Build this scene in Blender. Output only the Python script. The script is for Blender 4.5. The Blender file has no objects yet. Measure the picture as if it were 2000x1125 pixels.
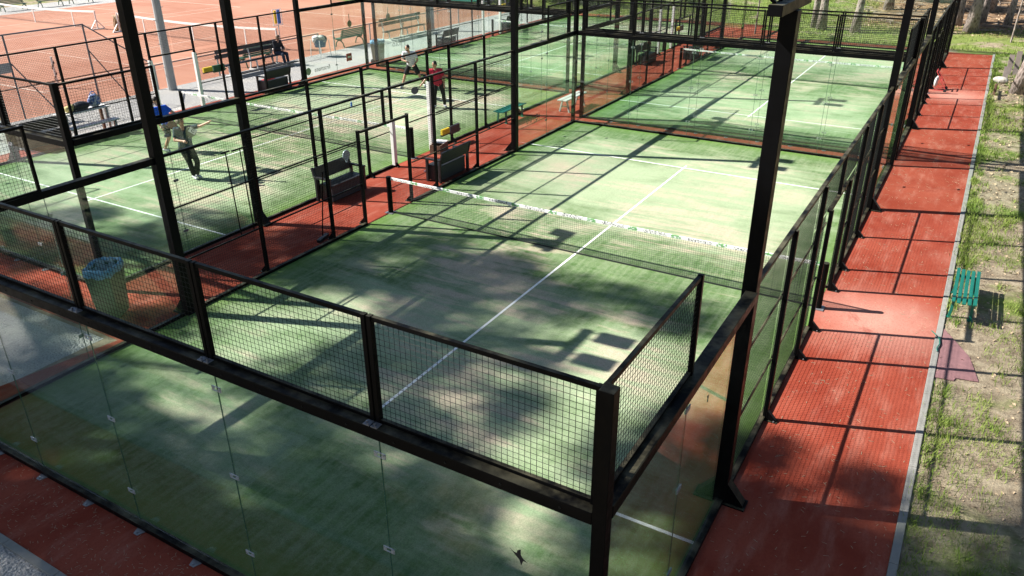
import bpy, math, random
from mathutils import Vector, Matrix, noise
S = bpy.context.scene
C = S.collection
R = math.radians
rnd = random.Random(7)
PI = math.pi

# ------------------------------------------------------------------ mesh builder
class MB:
    def __init__(s): s.v = []; s.f = []; s.mi = []; s.cur = 0
    def add(s, vs, fs):
        o = len(s.v); s.v += [tuple(q) for q in vs]
        for f in fs: s.f.append(tuple(i + o for i in f)); s.mi.append(s.cur)
    def box(s, x0, x1, y0, y1, z0, z1):
        s.add([(x0,y0,z0),(x1,y0,z0),(x1,y1,z0),(x0,y1,z0),(x0,y0,z1),(x1,y0,z1),(x1,y1,z1),(x0,y1,z1)],
              [(0,3,2,1),(4,5,6,7),(0,1,5,4),(1,2,6,5),(2,3,7,6),(3,0,4,7)]); return s
    def bar(s, p, q, w, d=None, up=(0,0,1)):
        p = Vector(p); q = Vector(q); d = d or w; a = (q-p).normalized(); u = Vector(up)
        if abs(a.dot(u)) > .98: u = Vector((0,1,0))
        r = a.cross(u).normalized(); u = r.cross(a); r = r*w/2; u = u*d/2
        vs = [p-r-u,p+r-u,p+r+u,p-r+u,q-r-u,q+r-u,q+r+u,q-r+u]
        s.add(vs, [(0,1,2,3),(7,6,5,4),(0,4,5,1),(1,5,6,2),(2,6,7,3),(3,7,4,0)]); return s
    def wire(s, p, q, r):
        p = Vector(p); q = Vector(q); a = (q-p).normalized()
        u = Vector((0,0,1)) if abs(a.z) < .9 else Vector((1,0,0))
        b = a.cross(u).normalized(); c = a.cross(b); vs = []
        for e in (p, q):
            for k in (b, c, -b, -c): vs.append(e + k*r)
        s.add(vs, [(0,1,5,4),(1,2,6,5),(2,3,7,6),(3,0,4,7)]); return s
    def tube(s, pts, rad, n=10, cap=True):
        pts = [Vector(p) for p in pts]
        if not hasattr(rad, '__len__'): rad = [rad]*len(pts)
        o = len(s.v); vs = []; fs = []
        ref = None
        for i, p in enumerate(pts):
            a = (pts[min(i+1,len(pts)-1)] - pts[max(i-1,0)]).normalized()
            if ref is None: ref = Vector((0,0,1)) if abs(a.z) < .9 else Vector((1,0,0))
            b = (ref - a*ref.dot(a)).normalized(); c = a.cross(b); ref = b
            for k in range(n):
                t = 2*PI*k/n; vs.append(p + (b*math.cos(t)+c*math.sin(t))*rad[i])
        for i in range(len(pts)-1):
            for k in range(n):
                k2 = (k+1) % n; fs.append((i*n+k, i*n+k2, (i+1)*n+k2, (i+1)*n+k))
        if cap:
            fs.append(tuple(reversed(range(n)))); fs.append(tuple((len(pts)-1)*n+k for k in range(n)))
        s.add(vs, fs); return s
    def ball(s, c, r, nu=12, nv=8, M=None):
        c = Vector(c)
        if not hasattr(r, '__len__'): r = (r,r,r)
        vs = [Vector((0,0,-r[2]))]
        for j in range(1, nv):
            t = -PI/2 + PI*j/nv
            for i in range(nu):
                a = 2*PI*i/nu; vs.append(Vector((r[0]*math.cos(t)*math.cos(a), r[1]*math.cos(t)*math.sin(a), r[2]*math.sin(t))))
        vs.append(Vector((0,0,r[2])))
        if M is not None: vs = [M @ q for q in vs]
        vs = [q + c for q in vs]; fs = []
        for i in range(nu):
            i2 = (i+1) % nu; fs.append((0, 1+i2, 1+i)); b = 1+(nv-2)*nu; fs.append((b+i, b+i2, len(vs)-1))
            for j in range(nv-2): fs.append((1+j*nu+i, 1+j*nu+i2, 1+(j+1)*nu+i2, 1+(j+1)*nu+i))
        s.add(vs, fs); return s
    def limb(s, pts, rad, n=10):
        for p, r in zip(pts, rad): s.ball(p, r, n, 8)
        for i in range(len(pts)-1): s.tube([pts[i], pts[i+1]], [rad[i], rad[i+1]], n)
        return s
    def prism(s, poly, z0, z1):
        n = len(poly); s.add([(x,y,z0) for x,y in poly]+[(x,y,z1) for x,y in poly],
            [tuple(reversed(range(n))), tuple(range(n,2*n))]+[(i,(i+1)%n,n+(i+1)%n,n+i) for i in range(n)]); return s
    def xform(s, M, start=0):
        s.v[start:] = [tuple(M @ Vector(q)) for q in s.v[start:]]; return s
    def mesh(s, name, mats):
        me = bpy.data.meshes.new(name); me.from_pydata(s.v, [], s.f); me.update()
        for m in (mats if isinstance(mats, (list,tuple)) else [mats]): me.materials.append(m)
        if isinstance(mats, (list,tuple)) and len(mats) > 1: me.polygons.foreach_set('material_index', s.mi)
        return me
    def build(s, name, mats, parent=None, loc=(0,0,0), rz=0, smooth=False, bevel=0):
        me = s.mesh(name, mats)
        if smooth: me.polygons.foreach_set('use_smooth', [True]*len(me.polygons))
        o = bpy.data.objects.new(name, me); C.objects.link(o); o.location = loc; o.rotation_euler = (0,0,rz)
        if parent: o.parent = parent
        if bevel:
            b = o.modifiers.new('bevel','BEVEL'); b.width = bevel; b.segments = 2; b.limit_method = 'ANGLE'
        return o
def lumpy(m, a, sd):
    m.v = [(x+a*noise.noise((x*9+sd,y*9,z*9)), y+a*noise.noise((x*9,y*9+sd,z*9+5)), z+a*noise.noise((x*9+7,y*9,z*9+sd))) for x,y,z in m.v]; return m
def tag(o, label, cat, group=None, kind=None):
    if label: o['label'] = label
    if cat: o['category'] = cat
    if group: o['group'] = group
    if kind: o['kind'] = kind
    return o
def thing(name, label, cat, loc=(0,0,0), rz=0, group=None):
    o = bpy.data.objects.new(name, None); C.objects.link(o); o.location = loc; o.rotation_euler = (0,0,rz)
    o.empty_display_size = .2
    return tag(o, label, cat, group)
def struct(o): o['kind'] = 'structure'; return o
def stuff(o, label, cat):
    o['kind'] = 'stuff'; return tag(o, label, cat)
def dup(o, loc=None, rz=None, label=None, parent=None):
    c = o.copy(); C.objects.link(c); c.parent = parent
    if loc is not None: c.location = loc
    if rz is not None: c.rotation_euler = (0,0,rz)
    if label: c['label'] = label
    for ch in [k for k in list(C.objects) if k.parent == o]: dup(ch, parent=c)
    return c

# ------------------------------------------------------------------ materials
def newmat(name):
    m = bpy.data.materials.new(name); m.use_nodes = True; nt = m.node_tree
    return m, nt, nt.nodes['Principled BSDF']
def nd(nt, t, ins={}, **kw):
    n = nt.nodes.new(t)
    for k, v in kw.items(): setattr(n, k, v)
    for k, v in ins.items():
        if isinstance(v, bpy.types.NodeSocket): nt.links.new(v, n.inputs[k])
        else: n.inputs[k].default_value = v
    return n
def mth(nt, op, a, b=0., c=None, clamp=False):
    ins = {0:a, 1:b}
    if c is not None: ins[2] = c
    return nd(nt, 'ShaderNodeMath', ins, operation=op, use_clamp=clamp).outputs[0]
def nz(nt, vec, scale, det=4, rough=.55, dist=0):
    return nd(nt, 'ShaderNodeTexNoise', {'Vector':vec,'Scale':scale,'Detail':det,'Roughness':rough,'Distortion':dist}).outputs['Fac']
def rng(nt, v, a, b, c=0., d=1.):
    return nd(nt, 'ShaderNodeMapRange', {0:v,1:a,2:b,3:c,4:d}, interpolation_type='SMOOTHSTEP').outputs[0]
def mixc(nt, f, a, b, mode='MIX'):
    n = nd(nt, 'ShaderNodeMix', data_type='RGBA', blend_type=mode)
    for k, v in ((0,f),(6,a),(7,b)):
        if isinstance(v, bpy.types.NodeSocket): nt.links.new(v, n.inputs[k])
        elif k: n.inputs[k].default_value = (*v, 1)
        else: n.inputs[k].default_value = v
    return n.outputs[2]
def vmul(nt, vec, s):
    return nd(nt, 'ShaderNodeVectorMath', {0:vec, 1:s}, operation='MULTIPLY').outputs[0]
def bump(nt, h, st, dist, B):
    n = nd(nt, 'ShaderNodeBump', {'Height':h,'Strength':st,'Distance':dist}); nt.links.new(n.outputs[0], B.inputs['Normal'])
def wpos(nt): return nd(nt, 'ShaderNodeNewGeometry').outputs['Position']
def opos(nt): return nd(nt, 'ShaderNodeTexCoord').outputs['Object']
def plain(name, col, rough=.5, metal=0., var=.18, scale=6., spec=.5, coord='o'):
    m, nt, B = newmat(name); P = opos(nt) if coord == 'o' else wpos(nt)
    f = nz(nt, P, scale, 5, .6)
    c = mixc(nt, f, [q*(1-var) for q in col], [min(1,q*(1+var)) for q in col])
    nt.links.new(c, B.inputs['Base Color']); B.inputs['Metallic'].default_value = metal
    nt.links.new(rng(nt, nz(nt, P, scale*3), .3, .7, max(0,rough-.1), min(1,rough+.1)), B.inputs['Roughness'])
    B.inputs['Specular IOR Level'].default_value = spec
    return m
M = {}
def steel():
    m, nt, B = newmat('black_steel'); P = wpos(nt)
    d = nz(nt, P, 2.3, 6, .65)
    up = nd(nt, 'ShaderNodeSeparateXYZ', {0: nd(nt, 'ShaderNodeNewGeometry').outputs['Normal']}).outputs[2]
    dust = mth(nt, 'MULTIPLY', rng(nt, d, .38, .7), rng(nt, up, .5, .95))       # settled dust and pollen on top faces
    c = mixc(nt, dust, (.0035,.0035,.004), (.10,.092,.06))
    nt.links.new(c, B.inputs['Base Color'])
    nt.links.new(rng(nt, nz(nt, P, 9), .3, .7, .3, .5), B.inputs['Roughness'])
    B.inputs['Specular IOR Level'].default_value = .07
    return m
M['steel'] = steel()
M['wire'] = plain('wire_coating', (.008,.009,.009), .5, var=.1, spec=.15)
M['zinc'] = plain('zinc_plate', (.24,.25,.27), .42, .5, .3, 20)
M['clamp'] = plain('bright_clamp_metal', (.55,.56,.58), .35, .5, .2, 20)
def glass():
    m = bpy.data.materials.new('court_glass'); m.use_nodes = True; nt = m.node_tree; nt.nodes.clear()
    out = nt.nodes.new('ShaderNodeOutputMaterial'); P = wpos(nt)
    gl = nd(nt, 'ShaderNodeBsdfGlossy', {'Color':(1,1,1,1),'Roughness':.0})
    tr = nd(nt, 'ShaderNodeBsdfTransparent', {'Color':(.945,.982,.962,1)})
    ge = nd(nt, 'ShaderNodeNewGeometry')
    c = mth(nt, 'ABSOLUTE', nd(nt, 'ShaderNodeVectorMath', {0:ge.outputs['Normal'], 1:ge.outputs['Incoming']}, operation='DOT_PRODUCT').outputs['Value'])
    f = mth(nt, 'ADD', .04, mth(nt, 'MULTIPLY', .96, mth(nt, 'POWER', mth(nt, 'SUBTRACT', 1., c, clamp=True), 5.)), clamp=True)
    mx = nd(nt, 'ShaderNodeMixShader', {0:f, 1:tr.outputs[0], 2:gl.outputs[0]})
    dirt = nd(nt, 'ShaderNodeBsdfDiffuse', {'Color':(.38,.40,.33,1)})
    z = nd(nt, 'ShaderNodeSeparateXYZ', {0:P}).outputs[2]
    st = nz(nt, vmul(nt, P, (3.,3.,.7)), 1.6, 6, .7)
    dm = mth(nt, 'ADD', rng(nt, st, .55, .85, 0, .02), rng(nt, z, .4, 0., 0., .03))   # dried splashes, heaviest near the ground
    mx2 = nd(nt, 'ShaderNodeMixShader', {0:dm, 1:mx.outputs[0], 2:dirt.outputs[0]})
    nt.links.new(mx2.outputs[0], out.inputs[0]); return m
M['glass'] = glass()
M['glass_edge'] = plain('glass_edge', (.05,.12,.08), .2)
def turf():
    m, nt, B = newmat('artificial_turf'); L = opos(nt); P = wpos(nt)
    sx = nd(nt, 'ShaderNodeSeparateXYZ', {0:L}); x, y = sx.outputs[0], sx.outputs[1]
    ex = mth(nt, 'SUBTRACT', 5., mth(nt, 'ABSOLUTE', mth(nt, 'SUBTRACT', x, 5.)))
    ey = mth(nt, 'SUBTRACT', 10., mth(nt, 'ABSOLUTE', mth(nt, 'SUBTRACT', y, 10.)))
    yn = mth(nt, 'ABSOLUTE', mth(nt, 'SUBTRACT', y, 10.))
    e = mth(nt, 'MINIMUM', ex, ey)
    n1 = nz(nt, P, .38, 6, .62, .4); n2 = nz(nt, vmul(nt, P, (.35,1.6,1)), 1.1, 6, .65, .5); n3 = nz(nt, P, 9., 5, .7)
    n4 = nz(nt, vmul(nt, P, (3.2,.3,1)), 2.5, 4, .6); n5 = nz(nt, vmul(nt, P, (.28,2.6,1)), 1.3, 5, .62, .8)
    g = mixc(nt, rng(nt, n2, .3, .7), (.064,.142,.036), (.150,.243,.092))
    g = mixc(nt, mth(nt, 'MULTIPLY', rng(nt, n3, .35, .75), .55), g, (.25,.32,.185))
    # silica sand: everywhere a little, more in the playing middle, little along the walls
    base = mth(nt, 'ADD', mth(nt, 'MULTIPLY', n1, .9), mth(nt, 'MULTIPLY', n2, .5))
    base = mth(nt, 'ADD', base, mth(nt, 'MULTIPLY', rng(nt, e, .0, 2.2), .34))
    base = mth(nt, 'ADD', base, mth(nt, 'MULTIPLY', rng(nt, mth(nt, 'ABSOLUTE', mth(nt,'SUBTRACT', yn, 5.2)), 3.2, .6), .16))
    base = mth(nt, 'SUBTRACT', base, mth(nt, 'MULTIPLY', rng(nt, yn, 2.6, .3), .20))
    base = mth(nt, 'SUBTRACT', base, mth(nt, 'MULTIPLY', rng(nt, y, 10.5, 7.5), .09))
    sand = rng(nt, base, .80, 1.18)
    g = mixc(nt, mth(nt, 'MULTIPLY', sand, .80), g, (.43,.515,.335))
    spot = rng(nt, mth(nt, 'ADD', mth(nt, 'MULTIPLY', n1, .7), mth(nt, 'MULTIPLY', n5, .5)), .57, .71)
    spot = mth(nt, 'MULTIPLY', spot, rng(nt, e, .5, 2.4))
    g = mixc(nt, mth(nt, 'MULTIPLY', spot, .85), g, (.56,.455,.35))
    stk = mth(nt, 'MULTIPLY', rng(nt, n4, .38, .62), .30)
    g = mixc(nt, stk, g, (.33,.39,.25))
    fine = nz(nt, P, 55, 3, .7); g = mixc(nt, mth(nt, 'MULTIPLY', rng(nt, fine, .3, .75), .38), g, (.05,.09,.03), 'MULTIPLY')
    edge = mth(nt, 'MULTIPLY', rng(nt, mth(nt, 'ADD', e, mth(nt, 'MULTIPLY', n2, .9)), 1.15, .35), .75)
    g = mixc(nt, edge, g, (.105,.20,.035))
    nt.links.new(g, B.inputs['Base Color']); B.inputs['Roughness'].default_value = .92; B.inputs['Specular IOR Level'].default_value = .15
    bump(nt, mth(nt, 'ADD', nz(nt, P, 130, 2, .8), mth(nt,'MULTIPLY', nz(nt, P, 12, 4, .7), .8)), .55, .014, B)
    return m
M['turf'] = turf()
def redpave():
    m, nt, B = newmat('red_rubber_paving'); P = wpos(nt)
    n1 = nz(nt, P, .7, 6, .6, .3); n2 = nz(nt, vmul(nt, P, (2.2,.5,1)), 1.7, 6, .65); n3 = nz(nt, P, 38, 4, .75)
    c = mixc(nt, rng(nt, n1, .3, .7), (.225,.036,.019), (.31,.068,.040))
    c = mixc(nt, mth(nt, 'MULTIPLY', rng(nt, n2, .45, .76), .52), c, (.42,.185,.135))
    for wy in (10., 30.75):                                       # feet scuff the paving pale outside the gates
        dd = nd(nt, 'ShaderNodeVectorMath', {0:vmul(nt, P, (.8,.75,0.)), 1:(11.*.8,wy*.75,0.)}, operation='DISTANCE').outputs['Value']
        c = mixc(nt, mth(nt, 'MULTIPLY', rng(nt, mth(nt, 'ADD', dd, mth(nt, 'MULTIPLY', n1, .9)), 1.9, .5), .5), c, (.60,.36,.29))
    n6 = nz(nt, vmul(nt, P, (1.2,.8,1)), .9, 7, .7, 1.2)
    c = mixc(nt, mth(nt, 'MULTIPLY', rng(nt, n6, .56, .70), .5), c, (.20,.032,.02))
    c = mixc(nt, mth(nt, 'MULTIPLY', rng(nt, n3, .45, .75), .5), c, (.17,.03,.018))
    sp = rng(nt, nd(nt, 'ShaderNodeTexVoronoi', {'Vector':P,'Scale':9.,'Randomness':1.}).outputs['Distance'], .085, .05)
    sel = rng(nt, nz(nt, P, 1.1, 4, .6), .5, .62)
    c = mixc(nt, mth(nt, 'MULTIPLY', mth(nt, 'MULTIPLY', sp, sel), .7), c, (.55,.42,.30))
    nt.links.new(c, B.inputs['Base Color']); B.inputs['Roughness'].default_value = .88; B.inputs['Specular IOR Level'].default_value = .1
    bump(nt, nz(nt, P, 120, 3, .8), .5, .01, B); return m
M['red'] = redpave()
def clay():
    m, nt, B = newmat('clay_court'); P = wpos(nt)
    n1 = nz(nt, P, .16, 6, .6, .5); n2 = nz(nt, vmul(nt, P, (.5,2.2,1)), .8, 6, .6)
    c = mixc(nt, rng(nt, n1, .32, .7), (.29,.110,.060), (.36,.165,.102))
    c = mixc(nt, mth(nt, 'MULTIPLY', rng(nt, n2, .4, .75), .5), c, (.40,.205,.14))
    nt.links.new(c, B.inputs['Base Color']); B.inputs['Roughness'].default_value = .95
    bump(nt, nz(nt, P, 40, 4, .7), .3, .01, B); return m
M['clay'] = clay()
def gravel():
    m, nt, B = newmat('pale_gravel'); P = wpos(nt)
    n1 = nz(nt, P, .6, 5, .6); v = nd(nt, 'ShaderNodeTexVoronoi', {'Vector':P,'Scale':26.,'Randomness':1.})
    n3 = nz(nt, P, 60, 4, .75)
    c = mixc(nt, rng(nt, n3, .3, .72), (.36,.355,.345), (.80,.79,.77))
    c = mixc(nt, mth(nt, 'MULTIPLY', rng(nt, v.outputs['Distance'], .1, .5), .5), c, (.33,.32,.31))
    c = mixc(nt, mth(nt, 'MULTIPLY', rng(nt, n1, .45, .75), .45), c, (.62,.56,.48))
    nt.links.new(c, B.inputs['Base Color']); B.inputs['Roughness'].default_value = .95
    bump(nt, mth(nt, 'ADD', v.outputs['Distance'], mth(nt, 'MULTIPLY', nz(nt, P, 6, 6, .75), 2.)), 1., .06, B); return m
M['gravel'] = gravel()
def ground():
    m, nt, B = newmat('soil_and_grass'); P = wpos(nt)
    s = nd(nt, 'ShaderNodeSeparateXYZ', {0:P}); x, y = s.outputs[0], s.outputs[1]
    n1 = nz(nt, P, .55, 6, .62, .3); n2 = nz(nt, P, 3.2, 6, .7); n3 = nz(nt, P, 28, 5, .75); n4 = nz(nt, P, .12, 4, .5)
    soil = mixc(nt, rng(nt, n2, .3, .7), (.17,.13,.09), (.38,.32,.225))
    soil = mixc(nt, mth(nt, 'MULTIPLY', rng(nt, n3, .5, .74), .6), soil, (.46,.37,.25))
    gr = mixc(nt, rng(nt, n2, .3, .7), (.085,.135,.025), (.21,.25,.07))
    gr = mixc(nt, mth(nt, 'MULTIPLY', rng(nt, n3, .4, .8), .5), gr, (.30,.31,.12))
    wood = mth(nt, 'MULTIPLY', rng(nt, mth(nt, 'ADD', y, mth(nt, 'MULTIPLY', n1, 4.)), 48.5, 52.), rng(nt, mth(nt, 'ADD', x, mth(nt, 'MULTIPLY', n1, 5.)), 5., 9.))
    lawn = mth(nt, 'ADD', mth(nt, 'MULTIPLY', rng(nt, y, 39., 43.), .13), mth(nt, 'MULTIPLY', rng(nt, y, 9., 24.), .07))
    f = rng(nt, mth(nt, 'ADD', n1, lawn), .53, .70)
    c = mixc(nt, f, soil, gr)
    lit = mixc(nt, rng(nt, n2, .35, .65), (.10,.06,.036), (.34,.22,.13))
    lit = mixc(nt, mth(nt, 'MULTIPLY', rng(nt, n3, .5, .7), .6), lit, (.36,.25,.16))
    c = mixc(nt, wood, c, lit)
    nt.links.new(c, B.inputs['Base Color']); B.inputs['Roughness'].default_value = .97; B.inputs['Specular IOR Level'].default_value = .1
    bump(nt, mth(nt, 'ADD', mth(nt,'MULTIPLY',n3,.6), n2), .8, .06, B); return m
M['ground'] = ground()
def paintline():
    m, nt, B = newmat('white_turf_line'); P = wpos(nt)
    c = mixc(nt, rng(nt, nz(nt, P, 14, 5, .7), .35, .75), (.88,.89,.86), (.66,.69,.62))
    nt.links.new(c, B.inputs['Base Color']); B.inputs['Roughness'].default_value = .9; return m
M['line'] = paintline()
M['clayline'] = plain('clay_court_tape', (.66,.50,.41), .8, var=.15, scale=3, coord='w')
M['concrete'] = plain('concrete_kerb', (.23,.225,.205), .9, var=.35, scale=5, coord='w')
M['white'] = plain('white_paint', (.78,.78,.76), .5, var=.06)
M['tape'] = plain('white_tape', (.82,.82,.80), .6, var=.05)
M['netcord'] = plain('net_cord', (.018,.022,.02), .7)
M['black_plastic'] = plain('black_plastic', (.020,.021,.024), .38, var=.2)
M['wicker'] = plain('dark_wicker', (.034,.036,.042), .5, var=.4, scale=30)
M['greenslat'] = plain('green_slats', (.006,.135,.10), .38, var=.18, scale=9)
M['greenold'] = plain('dark_green_paint', (.030,.11,.065), .5, var=.3, scale=9)
M['greyplank'] = plain('weathered_plank', (.46,.46,.44), .8, var=.2, scale=7)
M['oldplank'] = plain('old_grey_plank', (.20,.165,.145), .9, var=.35)
M['brownwood'] = plain('brown_wood', (.16,.095,.06), .8, var=.3)
M['darkboard'] = plain('dark_board', (.035,.035,.048), .5, var=.25)
M['yellow'] = plain('yellow_plate', (.75,.55,.03), .5, var=.08)
M['bluep'] = plain('blue_plate', (.04,.16,.55), .5, var=.08)
M['bagblue'] = plain('blue_bag_film', (.09,.27,.42), .45, var=.4, scale=14)
M['bagpale'] = plain('pale_bag_film', (.30,.42,.43), .45, var=.25, scale=14)
M['bin'] = plain('green_bin_plastic', (.032,.088,.046), .45, var=.2)
M['binolive'] = plain('olive_bin_plastic', (.13,.14,.085), .5, var=.2)
M['mat'] = plain('worn_purple_mat', (.20,.10,.105), .95, var=.35, scale=9, coord='w')
M['pole'] = plain('grey_pole', (.33,.34,.34), .7, var=.2, scale=4)
M['tubefence'] = plain('painted_fence_tube', (.10,.11,.13), .5, var=.2)
M['screen'] = plain('green_windscreen', (.02,.24,.17), .8, var=.2)
M['skin'] = plain('skin', (.48,.26,.17), .5, var=.08)
M['hairdark'] = plain('dark_hair', (.025,.018,.014), .6, var=.3, scale=40)
M['hairbrown'] = plain('curly_brown_hair', (.10,.065,.038), .7, var=.5, scale=50)
M['stone'] = plain('pale_stone', (.45,.42,.37), .9, var=.3)
M['sticker'] = plain('dark_sticker', (.012,.012,.018), .6, var=.1)
M['greendisc'] = plain('green_sticker', (.12,.19,.10), .6, var=.1)
M['logored'] = plain('red_sign', (.45,.05,.05), .6, var=.1)
def bark():
    m, nt, B = newmat('pine_bark'); P = opos(nt)
    v = nd(nt, 'ShaderNodeTexVoronoi', {'Vector':vmul(nt, P, (1,1,.35)),'Scale':13.}); n2 = nz(nt, P, 5, 6, .7)
    c = mixc(nt, rng(nt, v.outputs['Distance'], .1, .6), (.065,.048,.040), (.30,.25,.225))
    c = mixc(nt, mth(nt, 'MULTIPLY', rng(nt, n2, .4, .7), .5), c, (.26,.20,.17))
    nt.links.new(c, B.inputs['Base Color']); B.inputs['Roughness'].default_value = .95
    bump(nt, v.outputs['Distance'], .8, .03, B); return m
M['bark'] = bark()
def foliage(name, a, b):
    m, nt, B = newmat(name); P = wpos(nt)
    nt.links.new(mixc(nt, rng(nt, nz(nt, P, 1.6, 4, .7), .3, .7), a, b), B.inputs['Base Color'])
    B.inputs['Roughness'].default_value = .7; B.inputs['Specular IOR Level'].default_value = .2; return m
M['needles'] = foliage('pine_needles', (.035,.065,.025), (.08,.12,.045))
M['leafgreen'] = foliage('shrub_leaves', (.05,.10,.02), (.13,.19,.045))
M['blade'] = foliage('grass_blades', (.11,.19,.025), (.25,.31,.07))
M['dryleaf'] = plain('dry_leaves', (.36,.27,.175), .85, var=.45, scale=2.2, coord='w')
M['twig'] = plain('dead_twigs', (.26,.21,.165), .9, var=.5, scale=2, coord='w')

# ------------------------------------------------------------------ ground surfaces
def hgt(x, y):
    t = max(0, y-46.8)
    return .06*t*(1 if x > -40 else 1) + (.10*noise.noise((x*.35, y*.35, 0))*min(1, t/2) if t else 0)
xs = [-220,-120,-80]+[-60+2*i for i in range(61)]+[80,120,220]
ys = [-220,-120,-60,-30]+[-20+2*i for i in range(61)]+[120,160,260,340]
m = MB(); m.add([(x,y,hgt(x,min(y,75))) for y in ys for x in xs],
    [(j*len(xs)+i, j*len(xs)+i+1, (j+1)*len(xs)+i+1, (j+1)*len(xs)+i) for j in range(len(ys)-1) for i in range(len(xs)-1)])
struct(m.build('ground', M['ground'], smooth=True))
def sheet(name, rects, mat, z):
    m = MB()
    for r in rects:
        if isinstance(r[0], tuple): m.add([(x,y,z) for x,y in r], [tuple(range(len(r)))])
        else: x0,x1,y0,y1 = r; m.add([(x0,y0,z),(x1,y0,z),(x1,y1,z),(x0,y1,z)], [(0,1,2,3)])
    return struct(m.build(name, mat))
sheet('gravel', [(-12,4.6,-2.3,-1.07), (-12,-.55,-1.07,2.62), (-17.0,-13.35,2.62,46.5), (-60,-17.0,2.62,10.4), (-17,-12,-1.0,2.62)], M['gravel'], .004)
sheet('path', [(-50.6,-46.4,18,44.2)], M['gravel'], .008)
sheet('clay_courts', [(-46.4,-17.0,10.4,44.2)], M['clay'], .006)
sheet('red_paving', [(10,12,-.97,41.3), (-.9,10,-.97,0), ((-.9,-.97),(0,-.97),(0,3.9),(-2.3,3.9),(-2.3,2.7),(-.28,2.7)), (-13.35,-2.3,2.7,3.9),
    (-2.3,0,3.9,41.9), (-13.35,-12.3,3.9,46.2), (0,10,20,20.75), (0,10,40.75,41.9), (-12.3,-2.3,23.9,24.7), (-12.3,0,44.7,46.2), (-2.3,0,41.9,44.7), (0,2.2,41.9,44.4)], M['red'], .008)
# kerbs
m = MB()
y = -1.07
while y < 41.2:
    m.box(12.003, 12.10, y, y+.988, -.1, .03+.006*rnd.random()); y += .993
struct(m.build('kerb', M['concrete'], bevel=.006))
m = MB(); x = -12
while x < 12: m.box(x, x+.988, -1.07, -.974, -.1, .03+.006*rnd.random()); x += .993
struct(m.build('kerb', M['concrete'], bevel=.006))

COURTS = {'A':(0,0), 'B':(-12.3,3.9), 'C':(0,20.75), 'D':(-12.3,24.7)}
CN = {'A':'the foreground court', 'B':'the left court with players', 'C':'the back right court', 'D':'the back left court'}
for k, (cx, cy) in COURTS.items():
    m = MB(); m.add([(0,0,.012),(10,0,.012),(10,20,.012),(0,20,.012)], [(0,1,2,3)])
    struct(m.build('turf', M['turf'], loc=(cx,cy,0)))
    m = MB()
    for x0,x1,y0,y1 in ((0,10,3.05,3.10),(0,10,16.90,16.95),(4.975,5.025,3.10,16.90),(4.975,5.025,2.85,3.05),(4.975,5.025,16.95,17.15)):
        m.add([(x0,y0,.016),(x1,y0,.016),(x1,y1,.016),(x0,y1,.016)], [(0,1,2,3)])
    struct(m.build('court_lines', M['line'], loc=(cx,cy,0)))
def tlines(cx, cy):
    m = MB(); hx, hs, hy, sv = 5.485, 4.115, 11.885, 6.4
    def rc(x0,x1,y0,y1): m.add([(cx+x0,cy+y0,.010),(cx+x1,cy+y0,.010),(cx+x1,cy+y1,.010),(cx+x0,cy+y1,.010)], [(0,1,2,3)])
    for s in (-1,1):
        rc(s*hx-.025, s*hx+.025, -hy, hy); rc(s*hs-.025, s*hs+.025, -hy+.05, hy-.05)
        rc(-hx+.025, hx-.025, s*hy-.04, s*hy+.04); rc(-hs+.025, hs-.025, s*sv-.025, s*sv+.025)
    rc(-.025,.025,-sv+.03,sv-.03)
    struct(m.build('tennis_lines', M['clayline']))
tlines(-26.1, 25.7); tlines(-41.0, 25.7)

# ------------------------------------------------------------------ padel enclosures
def wires(m, a0, a1, z0, z1, axis, t=0., r=.0021, step=.05):
    n = max(1, round((a1-a0)/step)); k = max(1, round((z1-z0)/step))
    P = (lambda a, z: (a, t, z)) if axis == 'x' else (lambda a, z: (t, a, z))
    for i in range(1, n): a = a0+(a1-a0)*i/n; m.wire(P(a,z0), P(a,z1), r)
    for i in range(1, k): z = z0+(z1-z0)*i/k; m.wire(P(a0,z), P(a1,z), r)
def text_mesh(txt, size, mat, ext=.0):
    cu = bpy.data.curves.new('txt', 'FONT'); cu.body = txt; cu.size = size; cu.extrude = ext; cu.resolution_u = 2
    o = bpy.data.objects.new('txt', cu); C.objects.link(o)
    dg = bpy.context.evaluated_depsgraph_get(); me = bpy.data.meshes.new_from_object(o.evaluated_get(dg))
    bpy.data.objects.remove(o); me.materials.clear(); me.materials.append(mat); return me
def place_mesh(name, me, parent, loc, rot):
    o = bpy.data.objects.new(name, me); C.objects.link(o); o.parent = parent; o.location = loc; o.rotation_euler = rot; return o

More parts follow.
